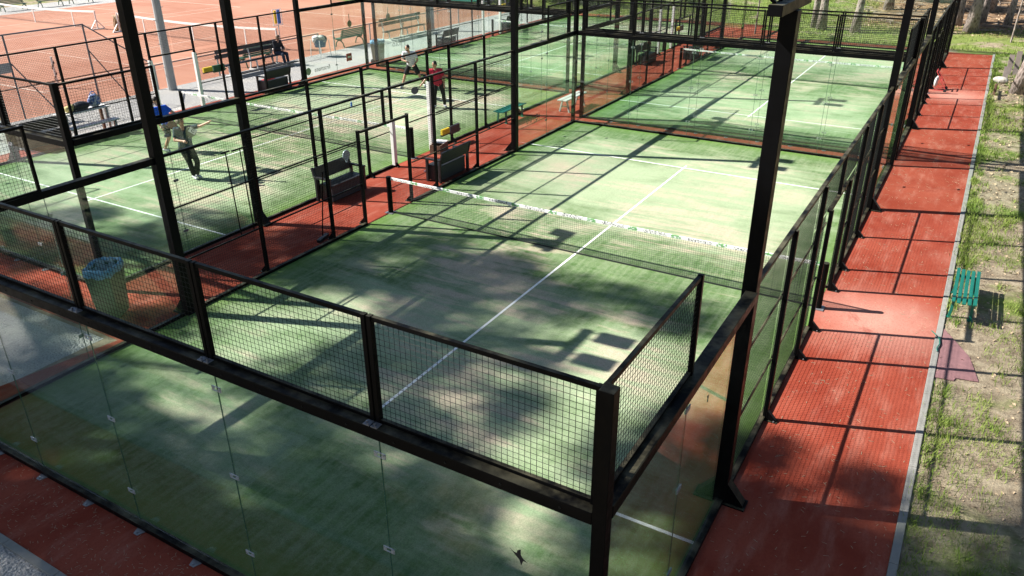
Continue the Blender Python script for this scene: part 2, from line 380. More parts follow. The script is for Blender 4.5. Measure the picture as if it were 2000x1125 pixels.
def end_wall(label):
    t = thing('end_wall', label, 'court wall', group='glass end walls of the padel courts')
    MB().box(0,10,-.105,.03,2.885,3.0).build('beam', M['steel'], t, bevel=.008)
    MB().box(0,10,-.075,.022,0.0,.075).build('base_frame', M['steel'], t, bevel=.006)
    for s in (-.055, 10.055):
        MB().box(s-.055,s+.055,-.105,.005,0,4.03).build('corner_post', M['steel'], t, bevel=.006)
    for i in range(5):
        m = MB().box(2*i+.005, 2*i+1.995, -.006, .006, .078, 2.882)
        m.build('glass_panel', M['glass'], t)
    sm = MB()
    for i in range(1,5): sm.box(2*i-.004, 2*i+.004, -.005, .005, .078, 2.882)
    sm.build('glass_seams', M['glass_edge'], t)
    for i in range(5):                                           # framed mesh panels standing on the beam
        x0, x1 = 2*i+.008, 2*i+1.992; m = MB()
        for a in (x0, x1-.042): m.box(a, a+.042, -.028, .022, 3.0, 4.0)
        m.box(x0+.042, x1-.042, -.016, .022, 3.955, 3.995); m.box(x0+.042, x1-.042, -.016, .022, 3.002, 3.035)
        fr = m.build('panel_frame', M['steel'], t, bevel=.003)
        m = MB(); wires(m, x0+.042, x1-.042, 3.035, 3.955, 'x', 0, .0024); m.build('mesh_wires', M['wire'], fr)
    for i in range(1,5):
        m = MB()
        for s in (-1,1):
            q = 2*i + s*.04; m.box(q-.033, q+.033, -.10, -.028, 3.001, 3.008)
            m.tube([(q-.012,-.066,3.008),(q-.012,-.066,3.024)], .011, 8); m.tube([(q+.016,-.088,3.008),(q+.016,-.088,3.02)], .008, 8)
        m.build('base_plate', M['zinc'], t)
        for z in (.53,1.58,2.65):
            m = MB(); q = 2*i; w, h = .062, .027
            for a,b,c,d in ((-w,w,-h,-h+.007),(-w,w,h-.007,h),(-w,-w+.007,-h,h),(w-.007,w,-h,h)): m.box(q+a,q+b,-.016,-.007,z+c,z+d)
            for s in (-.038,.038): m.tube([(q+s,-.009,z),(q+s,-.021,z)], .014, 8)
            m.build('glass_clamp', M['clamp'], t)
    m = MB()
    for i in range(20):
        q = .25+.5*i; m.tube([(q,-.105,2.94),(q,-.112,2.94)], .010, 6)
    m.build('beam_bolts', M['wire'], t)
    for i in range(9):
        q = 1.1+i; m = MB(); m.prism([(q-.07,-.076),(q+.07,-.076),(q+.035,-.165),(q-.035,-.165)], .009, .018); m.tube([(q,-.135,.018),(q,-.135,.03)], .013, 8)
        m.build('ground_tab', M['zinc'], t)
    return t
def side_fence(label):
    t = thing('side_fence', label, 'court fence', group='side fences of the padel courts')
    for y0, y1, seam in ((.03,3.915,2), (16.085,19.97,18)):
        MB().box(-.105,.03,y0,y1,2.885,3.0).build('beam', M['steel'], t, bevel=.008)
        MB().box(-.006,.006,min(y0,seam+.005),min(seam-.005,y1),.078,2.882).build('glass_panel', M['glass'], t)
        MB().box(-.006,.006,seam+.005,y1,.078,2.882).build('glass_panel', M['glass'], t)
        MB().box(-.005,.005,seam-.004,seam+.004,.078,2.882).build('glass_seams', M['glass_edge'], t)
        for z in (.53,1.65,2.6):
            MB().box(-.018,-.007,seam-.06,seam+.06,z-.026,z+.026).build('glass_clamp', M['zinc'], t)
    for y0, y1 in ((.03,9.07),(10.93,19.97)):
        MB().box(-.06,.024,y0,y1,0,.07).build('base_frame', M['steel'], t, bevel=.005)
    for y0, y1 in ((.012,1.99),(18.01,19.988)):
        m = MB()
        for a in (y0, y1-.042): m.box(-.028,.022,a,a+.042,3.0,4.0)
        m.box(-.016,.022,y0+.042,y1-.042,3.955,3.995); m.box(-.016,.022,y0+.042,y1-.042,3.002,3.035)
        fr = m.build('panel_frame', M['steel'], t, bevel=.003)
        m = MB(); wires(m, y0+.042, y1-.042, 3.035, 3.955, 'y'); m.build('mesh_wires', M['wire'], fr)
    for y0, y1, z0 in ((4.085,6,.07),(6,8,.07),(8,9.1,.07),(8,10,2.24),(10,12,2.24),(10.9,12,.07),(12,14,.07),(14,15.915,.07)):
        zt = 2.2 if y1-y0 < 1.5 else 2.96
        m = MB(); wires(m, y0+.01, y1-.01, z0, zt, 'y', .006, .0024); m.build('mesh_panel', M['wire'], t)
    for y0, y1 in ((4.085,5.966),(6.034,7.966),(8.034,9.066),(10.934,11.966),(12.034,13.966),(14.034,15.915)):
        for z in (1.03,2.03): MB().box(-.022,.002,y0,y1,z-.012,z+.012).build('mid_rail', M['steel'], t)
    y = 4.085
    while y < 15.9:
        y1 = min(6 if y < 6 else y+2, 15.915); MB().box(-.05,.012,y+.002,y1-.002,2.955,3.0).build('top_rail', M['steel'], t, bevel=.004); y = y1
    MB().box(-.052,.014,9.13,10.87,2.19,2.24).build('door_lintel', M['steel'], t, bevel=.004)
    MB().box(-.05,.012,9.975,10.025,2.24,2.954).build('hanger', M['steel'], t)
    for y, h in ((6,2.99),(8,2.99),(9.1,2.25),(10.9,2.25),(12,2.99),(14,2.99)):
        p = MB().box(-.092,-.024,y-.034,y+.034,0,h).build('post', M['steel'], t, bevel=.005)
        m = MB(); m.add([(-.092,y-.03,.17),(-.092,y+.03,.17),(-.215,y+.03,.045),(-.215,y-.03,.045),(-.092,y-.03,.02),(-.092,y+.03,.02),(-.215,y+.03,.02),(-.215,y-.03,.02)],
            [(0,1,2,3),(4,7,6,5),(0,3,7,4),(1,5,6,2),(2,6,7,3)])
        m.box(-.235,-.02,y-.055,y+.055,.009,.02); m.build('foot', M['steel'], p)
        m = MB()
        for yy in (y-.042,y+.042): m.tube([(-.19,yy,.02),(-.19,yy,.036)], .011, 8)
        for z in (1.03,2.03):
            if z < h: m.tube([(-.092,y,z-.06),(-.1,y,z-.06)], .012, 8)
        m.build('bolts', M['zinc'], p)
    return t
protoW = protoS = None
WL = {('A',0):'long glass and mesh wall closest to the viewer, across the picture front', ('A',1):'far glass end wall of the foreground court, before the red strip',
      ('B',0):'near glass end wall of the left court, behind the green bin', ('B',1):'far glass end wall of the left court, behind the white shirted player',
      ('C',0):'near glass end wall of the back right court, just past the red strip', ('C',1):'farthest black end wall on the right, in front of the pine trunks',
      ('D',0):'near glass end wall of the back left court, past the left court', ('D',1):'farthest glass end wall on the left, before the grassy slope'}
SL = {('A',0):'left mesh fence of the foreground court, beside the red path and black benches', ('A',1):'right mesh fence of the foreground court, along the sunny red path',
      ('B',0):'left fence of the left court with white padded door posts, before the gravel', ('B',1):'right fence of the left court with white padded door posts, beside red path',
      ('C',0):'left mesh fence of the back right court, past the pale backless bench', ('C',1):'right mesh fence of the back right court, ending near the pine trees',
      ('D',0):'left fence of the back left court, beside the far gravel strip', ('D',1):'right fence of the back left court with white door posts, far red path'}
WALL = {}; FENCE = {}
for k, (cx, cy) in COURTS.items():
    for e in (0,1):
        loc, rz = ((cx,cy,0),0) if e == 0 else ((cx+10,cy+20,0),PI)
        if protoW is None: protoW = end_wall(WL[k,e]); w = protoW; w.location = loc
        else: w = dup(protoW, loc, rz, WL[k,e])
        WALL[k,e] = w
        if protoS is None: protoS = side_fence(SL[k,e]); w = protoS; w.location = loc
        else: w = dup(protoS, loc, rz, SL[k,e])
        FENCE[k,e] = w
# white pads on the door posts of the two left courts (local fence coordinates; right fences are turned round)
for k in 'BD':
    for e in (0,1):
        for y, h in ((9.1,2.1),(10.9,2.1)):
            if k == 'B' and e == 1 and y == 10.9: h = 1.35
            m = MB().box(-.09,-.026,y-.031,y+.031,2.25,2.954); m.build('post_extension', M['steel'], FENCE[k,e])
            m = MB().box(-.125,-.012,y-.062,y+.062,.05,h); m.build('white_pad', M['white'], FENCE[k,e], bevel=.012)
for o in [q for q in C.objects if q.name.startswith('hanger') and q.parent in (FENCE['B',0],FENCE['B',1],FENCE['D',0],FENCE['D',1])]: bpy.data.objects.remove(o)
# stickers on the glass
def bird(wall, loc, rot, s=1.):
    P = [(-.06,.075),(-.03,.02),(-.075,.055),(-.045,.0),(-.01,-.01),(.0,-.075),(.015,-.03),(.03,-.02),(.045,-.035),(.03,.0),(.02,.02),(.022,.05),(.008,.035),(-.01,.04)]
    P = [(-.10,.07),(-.06,.035),(-.025,.03),(-.02,.06),(.012,.085),(.012,.03),(.03,.0),(.075,-.03),(.035,-.025),(.015,-.085),(.0,-.03),(-.035,.0)]
    m = MB(); m.add([(x*s,0,z*s) for x,z in P], [tuple(range(len(P)))]); o = m.build('bird_sticker', M['sticker'], wall); o.location = loc; o.rotation_euler = rot
bird(WALL['A',0], (9.36,-.009,2.18), (0,0,0)); bird(FENCE['A',1], (-.009,17.29,2.3), (0,.6,PI/2), .8)
fl = FENCE['B',0]
place_mesh('lettering', text_mesh('firstmate', .27, M['sticker']), fl, (-.010,17.6,.45), (PI/2,0,-PI/2))
m = MB(); m.tube([(-.011,16.28,.53),(-.010,16.28,.53)], .15, 20); m.build('round_sticker', M['greendisc'], fl)
for yy in (19.05,):
    m = MB(); m.tube([(-.011,yy,2.1),(-.010,yy,2.1)], .14, 18); m.box(-.011,-.010,yy-.02,yy+.02,2.2,2.5); m.build('racket_sticker', M['greendisc'], fl)
fd = FENCE['D',0]
m = MB(); m.tube([(-.011,.9,2.1),(-.010,.9,2.1)], .14, 18); m.box(-.011,-.010,.88,.92,2.2,2.5); m.build('racket_sticker', M['greendisc'], fd)
place_mesh('lettering', text_mesh('SOLO', .26, M['sticker']), fd, (-.010,1.75,.72), (PI/2,0,-PI/2))
fa = FENCE['A',0]
place_mesh('lettering', text_mesh('(Q) 0.0', .30, M['sticker']), fa, (-.010,17.6,.66), (PI/2,0,-PI/2))

# ------------------------------------------------------------------ lamp posts
def lamp(label):
    t = thing('lamp_post', label, 'lamp post', group='floodlight posts at the padel courts')
    MB().box(-.085,.075,-.085,.085,0,5.92).build('pole', M['steel'], t, bevel=.006)
    m = MB(); m.add([(-.085,-.07,.32),(-.085,.07,.32),(-.30,.07,.06),(-.30,-.07,.06),(-.085,-.07,.02),(-.085,.07,.02),(-.30,.07,.02),(-.30,-.07,.02)],
        [(0,1,2,3),(4,7,6,5),(0,3,7,4),(1,5,6,2),(2,6,7,3)]); m.box(-.33,.0,-.11,.11,.009,.03); m.build('foot', M['steel'], t)
    MB().box(-.06,.07,-.62,.62,5.92,6.02).build('crossarm', M['steel'], t, bevel=.004)
    for s in (-1,1):
        m = MB(); st = 0
        m.box(.0,.52,-.19,.19,-.045,.045)
        for i in range(7): m.box(.03+i*.07,.045+i*.07,-.17,.17,.045,.08)
        m.xform(Matrix.Translation((.10,s*.40,6.12)) @ Matrix.Rotation(R(-8),4,'Y'))
        h = m.build('floodlight', M['steel'], t)
        m = MB().bar((.03,s*.40-.12,6.02),(.12,s*.40-.12,6.10),.03).bar((.03,s*.40+.12,6.02),(.12,s*.40+.12,6.10),.03); m.build('bracket', M['steel'], h)
    return t
LL = {('A',0,4):'tall black floodlight post at near left of the foreground court, by the black beam', ('A',0,16):'black floodlight post on the left fence at far end of the foreground court',
      ('A',1,4):'thick black floodlight post in right foreground with its crossarm visible', ('A',1,16):'black floodlight post on the right fence at far end of the foreground court'}
protoL = None
for k, (cx, cy) in COURTS.items():
    for e in (0,1):
        for y in (4,16):
            lb = LL.get((k,e,y)) or 'black floodlight post, %s fence of %s, %s end' % (('left','right')[e], CN[k], 'near' if y == 4 else 'far')
            loc, rz = ((cx,cy+y,0),0) if e == 0 else ((cx+10,cy+y,0),PI)
            if protoL is None: protoL = lamp(lb); protoL.location = loc
            else: dup(protoL, loc, rz, lb)

# ------------------------------------------------------------------ nets
def tape_mat():
    m, nt, B = newmat('printed_net_tape'); L = opos(nt); s = nd(nt, 'ShaderNodeSeparateXYZ', {0:L}); x, z = s.outputs[0], s.outputs[2]
    u = mth(nt, 'FRACT', mth(nt, 'MULTIPLY', x, 1/.92))
    gm = mth(nt, 'MULTIPLY', mth(nt, 'GREATER_THAN', u, .70), mth(nt, 'LESS_THAN', u, .92))
    ink = rng(nt, nz(nt, vmul(nt, L, (30,1,45)), 1., 2, .6), .52, .57)
    tx = mth(nt, 'MULTIPLY', mth(nt, 'MULTIPLY', mth(nt, 'GREATER_THAN', u, .06), mth(nt, 'LESS_THAN', u, .60)), ink)
    lo = rng(nt, z, .895, .885)
    c = mixc(nt, mth(nt, 'MULTIPLY', tx, lo), (.82,.82,.80), (.05,.05,.06))
    c = mixc(nt, mth(nt, 'MULTIPLY', gm, rng(nt, nz(nt, vmul(nt, L, (14,1,30)), 1., 2), .42, .5)), c, (.16,.38,.15))
    nt.links.new(c, B.inputs['Base Color']); B.inputs['Roughness'].default_value = .6; return m
M['tapeprint'] = tape_mat()
def padel_net(label):
    t = thing('padel_net', label, 'net', group='nets across the padel courts')
    zt = lambda x: .88 + .04*((x-5)/5)**2
    for x in (-.02, 10.02):
        p = MB().tube([(x,0,.012),(x,0,.93)], .062, 16).build('net_post', M['steel'], t)
        MB().box(x-.11,x+.11,-.11,.11,.013,.026).build('foot_plate', M['zinc'], p)
    m = MB(); n = 40
    for i in range(n):
        x0, x1 = .05+9.9*i/n, .05+9.9*(i+1)/n; a, b = zt(x0), zt(x1)
        m.add([(x0,-.013,a-.062),(x1,-.013,b-.062),(x1,-.013,b),(x0,-.013,a),(x0,.013,a-.062),(x1,.013,b-.062),(x1,.013,b),(x0,.013,a)],
              [(0,1,2,3),(5,4,7,6),(3,2,6,7),(1,0,4,5)])
    m.build('tape', M['tapeprint'], t)
    m = MB(); k = 220
    for i in range(k+1): x = .05+9.9*i/k; m.wire((x,0,.03),(x,0,zt(x)-.06), .0021)
    for j in range(1,18):
        f = j/18
        for i in range(10):
            x0, x1 = .05+.99*i, .05+.99*(i+1); m.wire((x0,0,.03+f*(zt(x0)-.10)),(x1,0,.03+f*(zt(x1)-.10)), .0021)
    m.build('net_mesh', M['netcord'], t)
    m = MB(); m.box(.05,9.95,-.004,.004,.02,.05); m.build('bottom_band', M['netcord'], t)
    return t
protoN = padel_net('padel net with printed white tape across the foreground court'); protoN.location = (0,10,0)
dup(protoN, (-12.3,13.9,0), 0, 'padel net with white tape across the left court between the players')
dup(protoN, (0,30.75,0), 0, 'padel net with white tape across the back right court')
dup(protoN, (-12.3,34.7,0), 0, 'distant padel net with white tape across the back left court')

# ------------------------------------------------------------------ benches and seats
def storage_bench(label, loc, rz):
    t = thing('storage_bench', label, 'bench', loc, rz, 'black storage benches beside the padel courts')   # back at +x... seat faces -x
    m = MB().box(-.46,-.06,-.60,.60,.03,.40)
    for i in range(9): m.box(-.466,-.46,-.60,.60,.05+i*.04,.072+i*.04)
    m.build('box', M['wicker'], t, bevel=.006)
    MB().box(-.49,-.05,-.61,.61,.402,.445).build('seat', M['black_plastic'], t, bevel=.01)
    m = MB().box(-.03,.03,-.62,.62,.52,.86); m.xform(Matrix.Translation((0,0,.5)) @ Matrix.Rotation(R(10),4,'Y') @ Matrix.Translation((0,0,-.5)))
    m.build('backrest', M['black_plastic'], t, bevel=.02)
    for s in (-1,1):
        y = s*.66; m = MB().box(-.47,-.40,y-.035,y+.035,.0,.62).box(-.05,.02,y-.035,y+.035,0,.58).box(-.49,.03,y-.04,y+.04,.60,.65)
        m.bar((.0,y,.55),(.085,y,.86),.06); m.build('armrest', M['black_plastic'], t, bevel=.008)
    return t
SB = storage_bench('black storage bench with its back to the viewer, beside the foreground net', (-.22,13.08,.008), 0)
dup(SB, (-2.16,10.4,.008), PI, 'black storage bench facing the viewer, with a pale racket cover on its back')
dup(SB, (-12.62,18.75,.008), 0, 'dark storage bench with red cloth on its seat beside the left court')
dup(SB, (-12.62,31.0,.008), 0, 'dark storage bench with a pale towel, near the back left court')
dup(SB, (-12.62,37.4,.008), 0, 'farthest dark storage bench on the red strip before the grass slope')
dup(SB, (-2.12,31.4,.008), PI, 'dark storage bench on the red path beside the back right court net')
dup(SB, (-.22,33.7,.008), 0, 'dark storage bench against the left fence of the back right court')
dup(SB, (-13.0,9.25,.008), 0, 'dark storage bench at left edge beside the bleacher with bags')
def cloth(name, label, cat, loc, size, mat, seed, lump=.03):
    m = MB(); n = 9; r = random.Random(seed); a, b = size; top = []; 
    for j in range(n):
        for i in range(n):
            x = (i/(n-1)-.5)*a; y = (j/(n-1)-.5)*b
            e = 1-min(1,(2*abs(i/(n-1)-.5))**4+(2*abs(j/(n-1)-.5))**4)
            top.append((x+r.uniform(-.01,.01), y+r.uniform(-.01,.01), .012+lump*e*(.4+r.random())))
    bot = [(x,y,.001) for x,y,z in top]; N = n*n
    fs = [(j*n+i,j*n+i+1,(j+1)*n+i+1,(j+1)*n+i) for j in range(n-1) for i in range(n-1)]
    m.add(top+bot, fs + [tuple(N+q for q in reversed(f)) for f in fs])
    for i in range(n-1):
        o = len(m.v)-2*N
        for q,w in ((i,i+1),((n-1)*n+i+1,(n-1)*n+i),((i+1)*n,i*n),(i*n+n-1,(i+1)*n+n-1)): m.f.append((o+w,o+q,o+q+N,o+w+N)); m.mi.append(0)
    return tag(m.build(name, mat, loc=loc, smooth=True), label, cat)
cloth('red_cloth', 'crumpled red cloth lying on the dark storage bench beside the left court', 'cloth', (-12.9,18.5,.455), (.28,.5), plain('red_fabric',(.5,.02,.03),.8), 1)
cloth('towel', 'pale towel hanging over the seat of the bench by the back left court', 'towel', (-12.75,31.1,.46), (.3,.7), plain('pale_towel',(.6,.56,.5),.9), 2)
m = MB().tube([(-.015,0,.13),(.015,0,.13)], .135, 20); m.box(-.02,.02,-.03,.03,-.06,.02)
tag(m.build('racket_cover', M['bagpale'], loc=(-2.08,10.85,.80), bevel=.004), 'pale round racket cover leaning on the back of the facing black bench', 'racket cover')
cloth('dark_jacket', 'dark blue jacket dropped on the red path behind the black bench', 'jacket', (-1.05,13.4,.012), (.4,.75), plain('navy_fabric',(.03,.04,.075),.8), 5, .12)

def slat_bench(label, loc, rz):
    t = thing('slat_bench', label, 'bench', loc, rz, 'green slatted backless benches')
    for i in range(5):
        x = -.17+i*.085; z = .43 - .02*math.cos((i-2)*.7)
        MB().box(x-.03,x+.03,-.80,.80,z-.014,z+.014).build('slat', M['greenslat'], t, bevel=.005)
    for s in (-.55,.55):
        m = MB().box(-.19,.19,s-.03,s+.03,.36,.40)
        for q in (-1,1): m.bar((q*.15,s,.37),(q*.17,s,.0),.05,.05); m.box(q*.17-.05,q*.17+.05,s-.05,s+.05,0,.012)
        m.build('leg_frame', M['greenslat'], t, bevel=.004)
    return t
GB = slat_bench('green slatted backless bench standing on the grass at right', (12.32,11.4,.0), 0)
dup(GB, (-2.08,19.25,.008), 0, 'green slatted backless bench on the red path against the left court fence')
t = thing('plank_bench', 'pale grey plank bench with splayed legs on the red path gap', 'bench', (-.93,21.75,.008))
for x in (-.1,.1): MB().box(x-.085,x+.085,-.85,.85,.43,.465).build('plank', M['greyplank'], t, bevel=.004)
for y in (-.62,.62):
    for s in (-1,1): MB().bar((s*.08,y,.43),(s*.19,y,.0),.06,.05).build('leg', M['greyplank'], t)
    MB().box(-.13,.13,y-.02,y+.02,.18,.22).build('brace', M['brownwood'], t)

def long_bench(label, loc):
    t = thing('long_bench', label, 'bench', loc, 0, 'long white framed spectator benches')
    for x, z, h in ((-.47,.80,.17),(-.42,1.02,.15)):
        m = MB().box(x-.02,x+.02,-1.85,1.85,z-h/2,z+h/2); m.build('back_board', M['darkboard'], t)
    MB().box(-.28,.02,-1.85,1.85,.44,.475).build('seat_board', M['darkboard'], t)
    MB().box(.48,.70,-1.85,1.85,.16,.19).build('foot_board', M['darkboard'], t)
    for y in (-1.6,0,1.6):
        m = MB().bar((-.5,y,1.1),(-.34,y,.44),.05).bar((-.34,y,.44),(-.42,y,.02),.05).bar((-.36,y,.42),(.05,y,.42),.05).bar((.02,y,.42),(.06,y,.04),.05).bar((-.5,y,.03),(.75,y,.03),.06).bar((.6,y,.03),(.6,y,.16),.05)
        m.build('frame', M['white'], t)
    return t
LB = long_bench('long white framed bench with dark boards behind the left court, one person sitting', (-16.55,21.3,.004))
dup(LB, (-16.55,32.4,.004), None, 'long white framed bench with dark boards on the gravel, nobody sitting')
def park_bench(label, loc, rz, L=1.8):
    t = thing('park_bench', label, 'bench', loc, rz, 'green park benches by the clay courts')
    for i in range(5): MB().bar((-.20-.03*i,-L/2,.50+.085*i),(-.20-.03*i,L/2,.50+.085*i),.025,.06).build('back_slat', M['greenold'], t)
    for i in range(4): MB().box(-.15+i*.1,-.075+i*.1,-L/2,L/2,.42,.445).build('seat_slat', M['greenold'], t)
    for y in (-L/2+.12,L/2-.12):
        m = MB(); arc = [(-.30+.0*i, y, 0) for i in range(1)]
        m.tube([(-.32+.0,y,0),(-.24,y,.25),(-.08,y,.34),(.08,y,.34),(.2,y,.22),(.26,y,0)], .03, 8); m.tube([(-.2,y,.38),(.24,y,.38)], .028, 8); m.tube([(-.18,y,.38),(-.34,y,.9)], .025, 8)
        m.build('leg_frame', M['greenold'], t)
    return t
PB = park_bench('green park bench behind the long dark bench, facing the clay court', (-17.6,22.2,.006), PI)
dup(PB, (-17.45,28.6,.006), PI, 'green park bench standing alone at the clay court edge')
dup(PB, (-48.2,28.5,.008), 0, 'green park bench in the far top left corner beyond the clay')
dup(PB, (-48.2,31.2,.008), 0, 'second green park bench from the far top left corner')
dup(PB, (-48.2,33.6,.008), 0, 'rightmost green park bench along the far clay edge')

# two step bleacher with bags
t = thing('bleacher', 'two step wooden bleacher with bags on the red strip at left', 'bench', (-12.9,10.7,.008))
MB().box(-.42,.05,-.85,.85,.80,.845).build('top_plank', M['white'], t, bevel=.004)
MB().box(.10,.42,-.85,.85,.42,.46).build('step_plank', M['white'], t, bevel=.004)
for y in (-.7,.7):
    MB().box(-.36,-.28,y-.04,y+.04,0,.80).build('leg', M['brownwood'], t); MB().box(-.03,.04,y-.04,y+.04,0,.80).build('leg', M['greyplank'], t)
    MB().box(.30,.37,y-.04,y+.04,0,.42).build('leg', M['greyplank'], t); MB().box(.04,.37,y-.03,y+.03,.36,.415).build('bracket', M['greyplank'], t)
_m, _nt, _B = newmat('blue_white_check'); M['bluewhite'] = _m
_nt.links.new(mixc(_nt, rng(_nt, nz(_nt, opos(_nt), 11, 2), .47, .53), (.10,.17,.42), (.55,.58,.64)), _B.inputs['Base Color']); _B.inputs['Roughness'].default_value = .7
t = thing('backpack', 'bulging blue and white backpack on the top plank of the bleacher', 'bag', (-13.08,11.15,.853))
m = MB().ball((0,0,.23),(.17,.25,.25),20,14); m.ball((.13,0,.15),(.1,.18,.13),14,10); m.ball((0,.05,.40),(.13,.17,.1),14,10); lumpy(m, .05, 2.); m.v = [(a*.8,b*.75,c*.85) for a,b,c in m.v]; m.build('body', M['bluewhite'], t, smooth=True)
MB().tube([(.0,-.1,.40),(.02,-.03,.49),(.02,.05,.49),(0,.12,.40)], .015, 6).build('handle', M['bluep'], t)
m = MB().ball((0,0,.13),(.2,.3,.14),14,10); m.ball((-.02,-.24,.12),(.12,.1,.12))
tag(m.build('sports_bag', M['black_plastic'], loc=(-13.08,10.68,.85), smooth=True), 'black sports bag slumped beside the blue backpack on the bleacher', 'bag')
m = MB().ball((0,0,.10),(.13,.16,.11),12,8).ball((.03,.1,.16),(.08,.08,.08),10,6)
tag(m.build('yellow_jumper', plain('pale_yellow_fabric',(.62,.52,.22),.8,var=.4), loc=(-13.1,10.28,.848), smooth=True), 'pale yellow jumper bundled at the end of the bleacher', 'jumper')

# ------------------------------------------------------------------ bins
def bin_(label, loc, rz, mat, bag):
    t = thing('waste_bin', label, 'bin', loc, rz, 'waste bins beside the left court')
    m = MB(); a, b, h = .23, .29, 1.0
    def ring(x, y, z): return [(-x,-y,z),(x,-y,z),(x,y,z),(-x,y,z)]
    vs = ring(.19,.20,.06)+ring(a,b,h)+ring(a-.02,b-.02,h)+ring(a-.03,b-.03,h-.3)
    m.add(vs, [(3,2,1,0)]+[(i,(i+1)%4,4+(i+1)%4,4+i) for i in range(4)]+[(4+i,4+(i+1)%4,8+(i+1)%4,8+i) for i in range(4)]+[(8+i,8+(i+1)%4,12+(i+1)%4,12+i) for i in range(4)]+[(12,13,14,15)])
    m.build('body', mat, t, bevel=.02)
    m = MB()
    for s in (-1,1): m.tube([(-.2,s*.2-.03*s,.1),(-.2,s*.2+.03*s,.1)], .1, 14)
    m.build('wheels', M['black_plastic'], t)
    m = MB(); n = 28; q = random.Random(3)
    rr = []
    for i in range(n):
        an = 2*PI*i/n; c, s_ = math.cos(an), math.sin(an); k = 1/max(abs(c)**6+abs(s_)**6, .0001)**(1/6)
        rr.append((c*k, s_*k))
    prof = [(1.10,.90),(1.14,.97),(1.10,1.03),(1.02,1.05),(.94,1.02),(.9,.93),(.8,.84)]
    for px_, z in prof: m.add([(c*a*px_*(1+q.uniform(-.05,.05)), s_*b*px_*(1+q.uniform(-.05,.05)), z+q.uniform(-.025,.025)) for c,s_ in rr], [])
    for j in range(len(prof)-1):
        for i in range(n): m.f.append((j*n+i,j*n+(i+1)%n,(j+1)*n+(i+1)%n,(j+1)*n+i)); m.mi.append(0 if j < 4 else 1)
    m.f.append(tuple((len(prof)-1)*n+i for i in range(n))); m.mi.append(1)
    m.build('bag_rim', [M['bagblue'], M['bagpale']], t, smooth=True)
    return t
BN = bin_('green bin with blue bag rim behind the foreground mesh, on red paving', (-1.12,3.25,.008), R(30), M['bin'], 0)
b2 = dup(BN, (-12.85,25.35,.008), R(10), 'olive bin with blue bag far off beside the gravel strip')
for ch in C.objects:
    if ch.parent == b2 and ch.name.startswith('body'): ch.data = ch.data.copy(); ch.data.materials[0] = M['binolive']

# ------------------------------------------------------------------ small court things
def score(label, loc, rz):
    t = thing('score_counter', label, 'scoreboard', loc, rz, 'flip score counters hung on fences')
    MB().box(-.03,.03,-.52,.52,-.10,-.06).build('rail', M['black_plastic'], t)
    m = MB()
    for i in range(7): m.box(-.035,.035,-.5+i*.058,-.5+i*.058+.045,-.06,.10)
    m.build('yellow_numbers', M['yellow'], t)
    m = MB()
    for i in range(8): m.box(-.035,.035,-.06+i*.065,-.06+i*.065+.058,-.14,.11)
    m.build('dark_numbers', M['darkboard'], t)
    return t
SC = score('yellow and black score counter on the fence above the green bench path', (-2.17,15.75,.45), 0)
s2 = dup(SC, (-12.43,15.6,1.40), 0, 'green and yellow score counter hung on the left fence of the left court')
for ch in C.objects:
    if ch.parent == s2 and ch.name.startswith('dark'): ch.data = ch.data.copy(); ch.data.materials[0] = M['greenold']
dup(SC, (-2.17,36.6,.9), 0, 'yellow score counter on a far fence beside the back right court')
dup(SC, (-12.43,36.4,1.5), 0, 'dark score counter hung far off before the clay courts')
t = thing('crate', 'small open wooden crate with white lid on the red path', 'crate', (-2.0,14.85,.008), .2)
m = MB()
for a,b,c,d in ((-.17,.17,-.3,-.28),(-.17,.17,.28,.3),(-.17,-.15,-.28,.28),(.15,.17,-.28,.28)): m.box(a,b,c,d,0,.26)
m.build('sides', M['brownwood'], t); MB().box(-.15,.15,-.28,.28,.02,.04).build('bottom', M['brownwood'], t)
MB().box(-.18,.18,-.02,.32,.262,.285).build('lid', M['white'], t)
def broom(label, a, b, head):
    t = thing('court_brush', label, 'brush', a, 0, 'court brushes leaning on fences')
    a = Vector(a); b = Vector(b); MB().tube([(0,0,.05), b-a], .014, 8).build('handle', M['steel'], t)
    d = (b-a); d.z = 0; n = Vector((-d.y,d.x,0)).normalized(); w = n*head
    if head > .2: m = MB().bar(-w, w, .09, .05)
    else: m = MB().bar(-w, w, .06, .04)
    m.bar(-w+Vector((0,0,-.02)), w+Vector((0,0,-.02)), .07, .05)
    m.build('head', M['black_plastic'], t)
    return t
def upbrush(label, top, bot, w):                                 # stored head up on the fence
    t = thing('court_rake', label, 'rake', bot, 0, 'court rakes leaning on the left court fence'); d = Vector(top)-Vector(bot)
    MB().tube([(0,0,0), d], .014, 8).build('handle', M['steel'], t)
    MB().bar(d+Vector((0,-w,.0)), d+Vector((0,w,.0)), .03, .03).build('head', M['steel'], t)
    return t
upbrush('black rake with short head leaning head up, left of the pair', (-2.16,7.15,1.95), (-2.05,7.12,.01), .11)
upbrush('black rake with wide head leaning head up, right of the pair', (-2.16,7.55,1.93), (-2.05,7.5,.01), .22)
broom('black court brush with broad head leaning on the foreground left fence', (-.30,7.9,.05), (-.13,7.95,1.6), .22)
t = thing('folding_trolley', 'small red framed trolley with pale bag at far right fence', 'trolley', (10.2,31.6,.008))
m = MB().bar((0,-.3,.75),(.45,-.3,.05),.03).bar((0,.3,.75),(.45,.3,.05),.03).bar((0,-.3,.75),(0,.3,.75),.03).bar((.22,-.3,.4),(.22,.3,.4),.03).bar((.0,-.3,.05),(.45,-.3,.05),.03).bar((0,.3,.05),(.45,.3,.05),.03)
m.build('frame', M['logored'], t); m = MB().ball((.03,0,.30),(.07,.2,.2)).ball((.06,.08,.42),(.06,.11,.12)); m.build('bag', M['greyplank'], t, smooth=True)
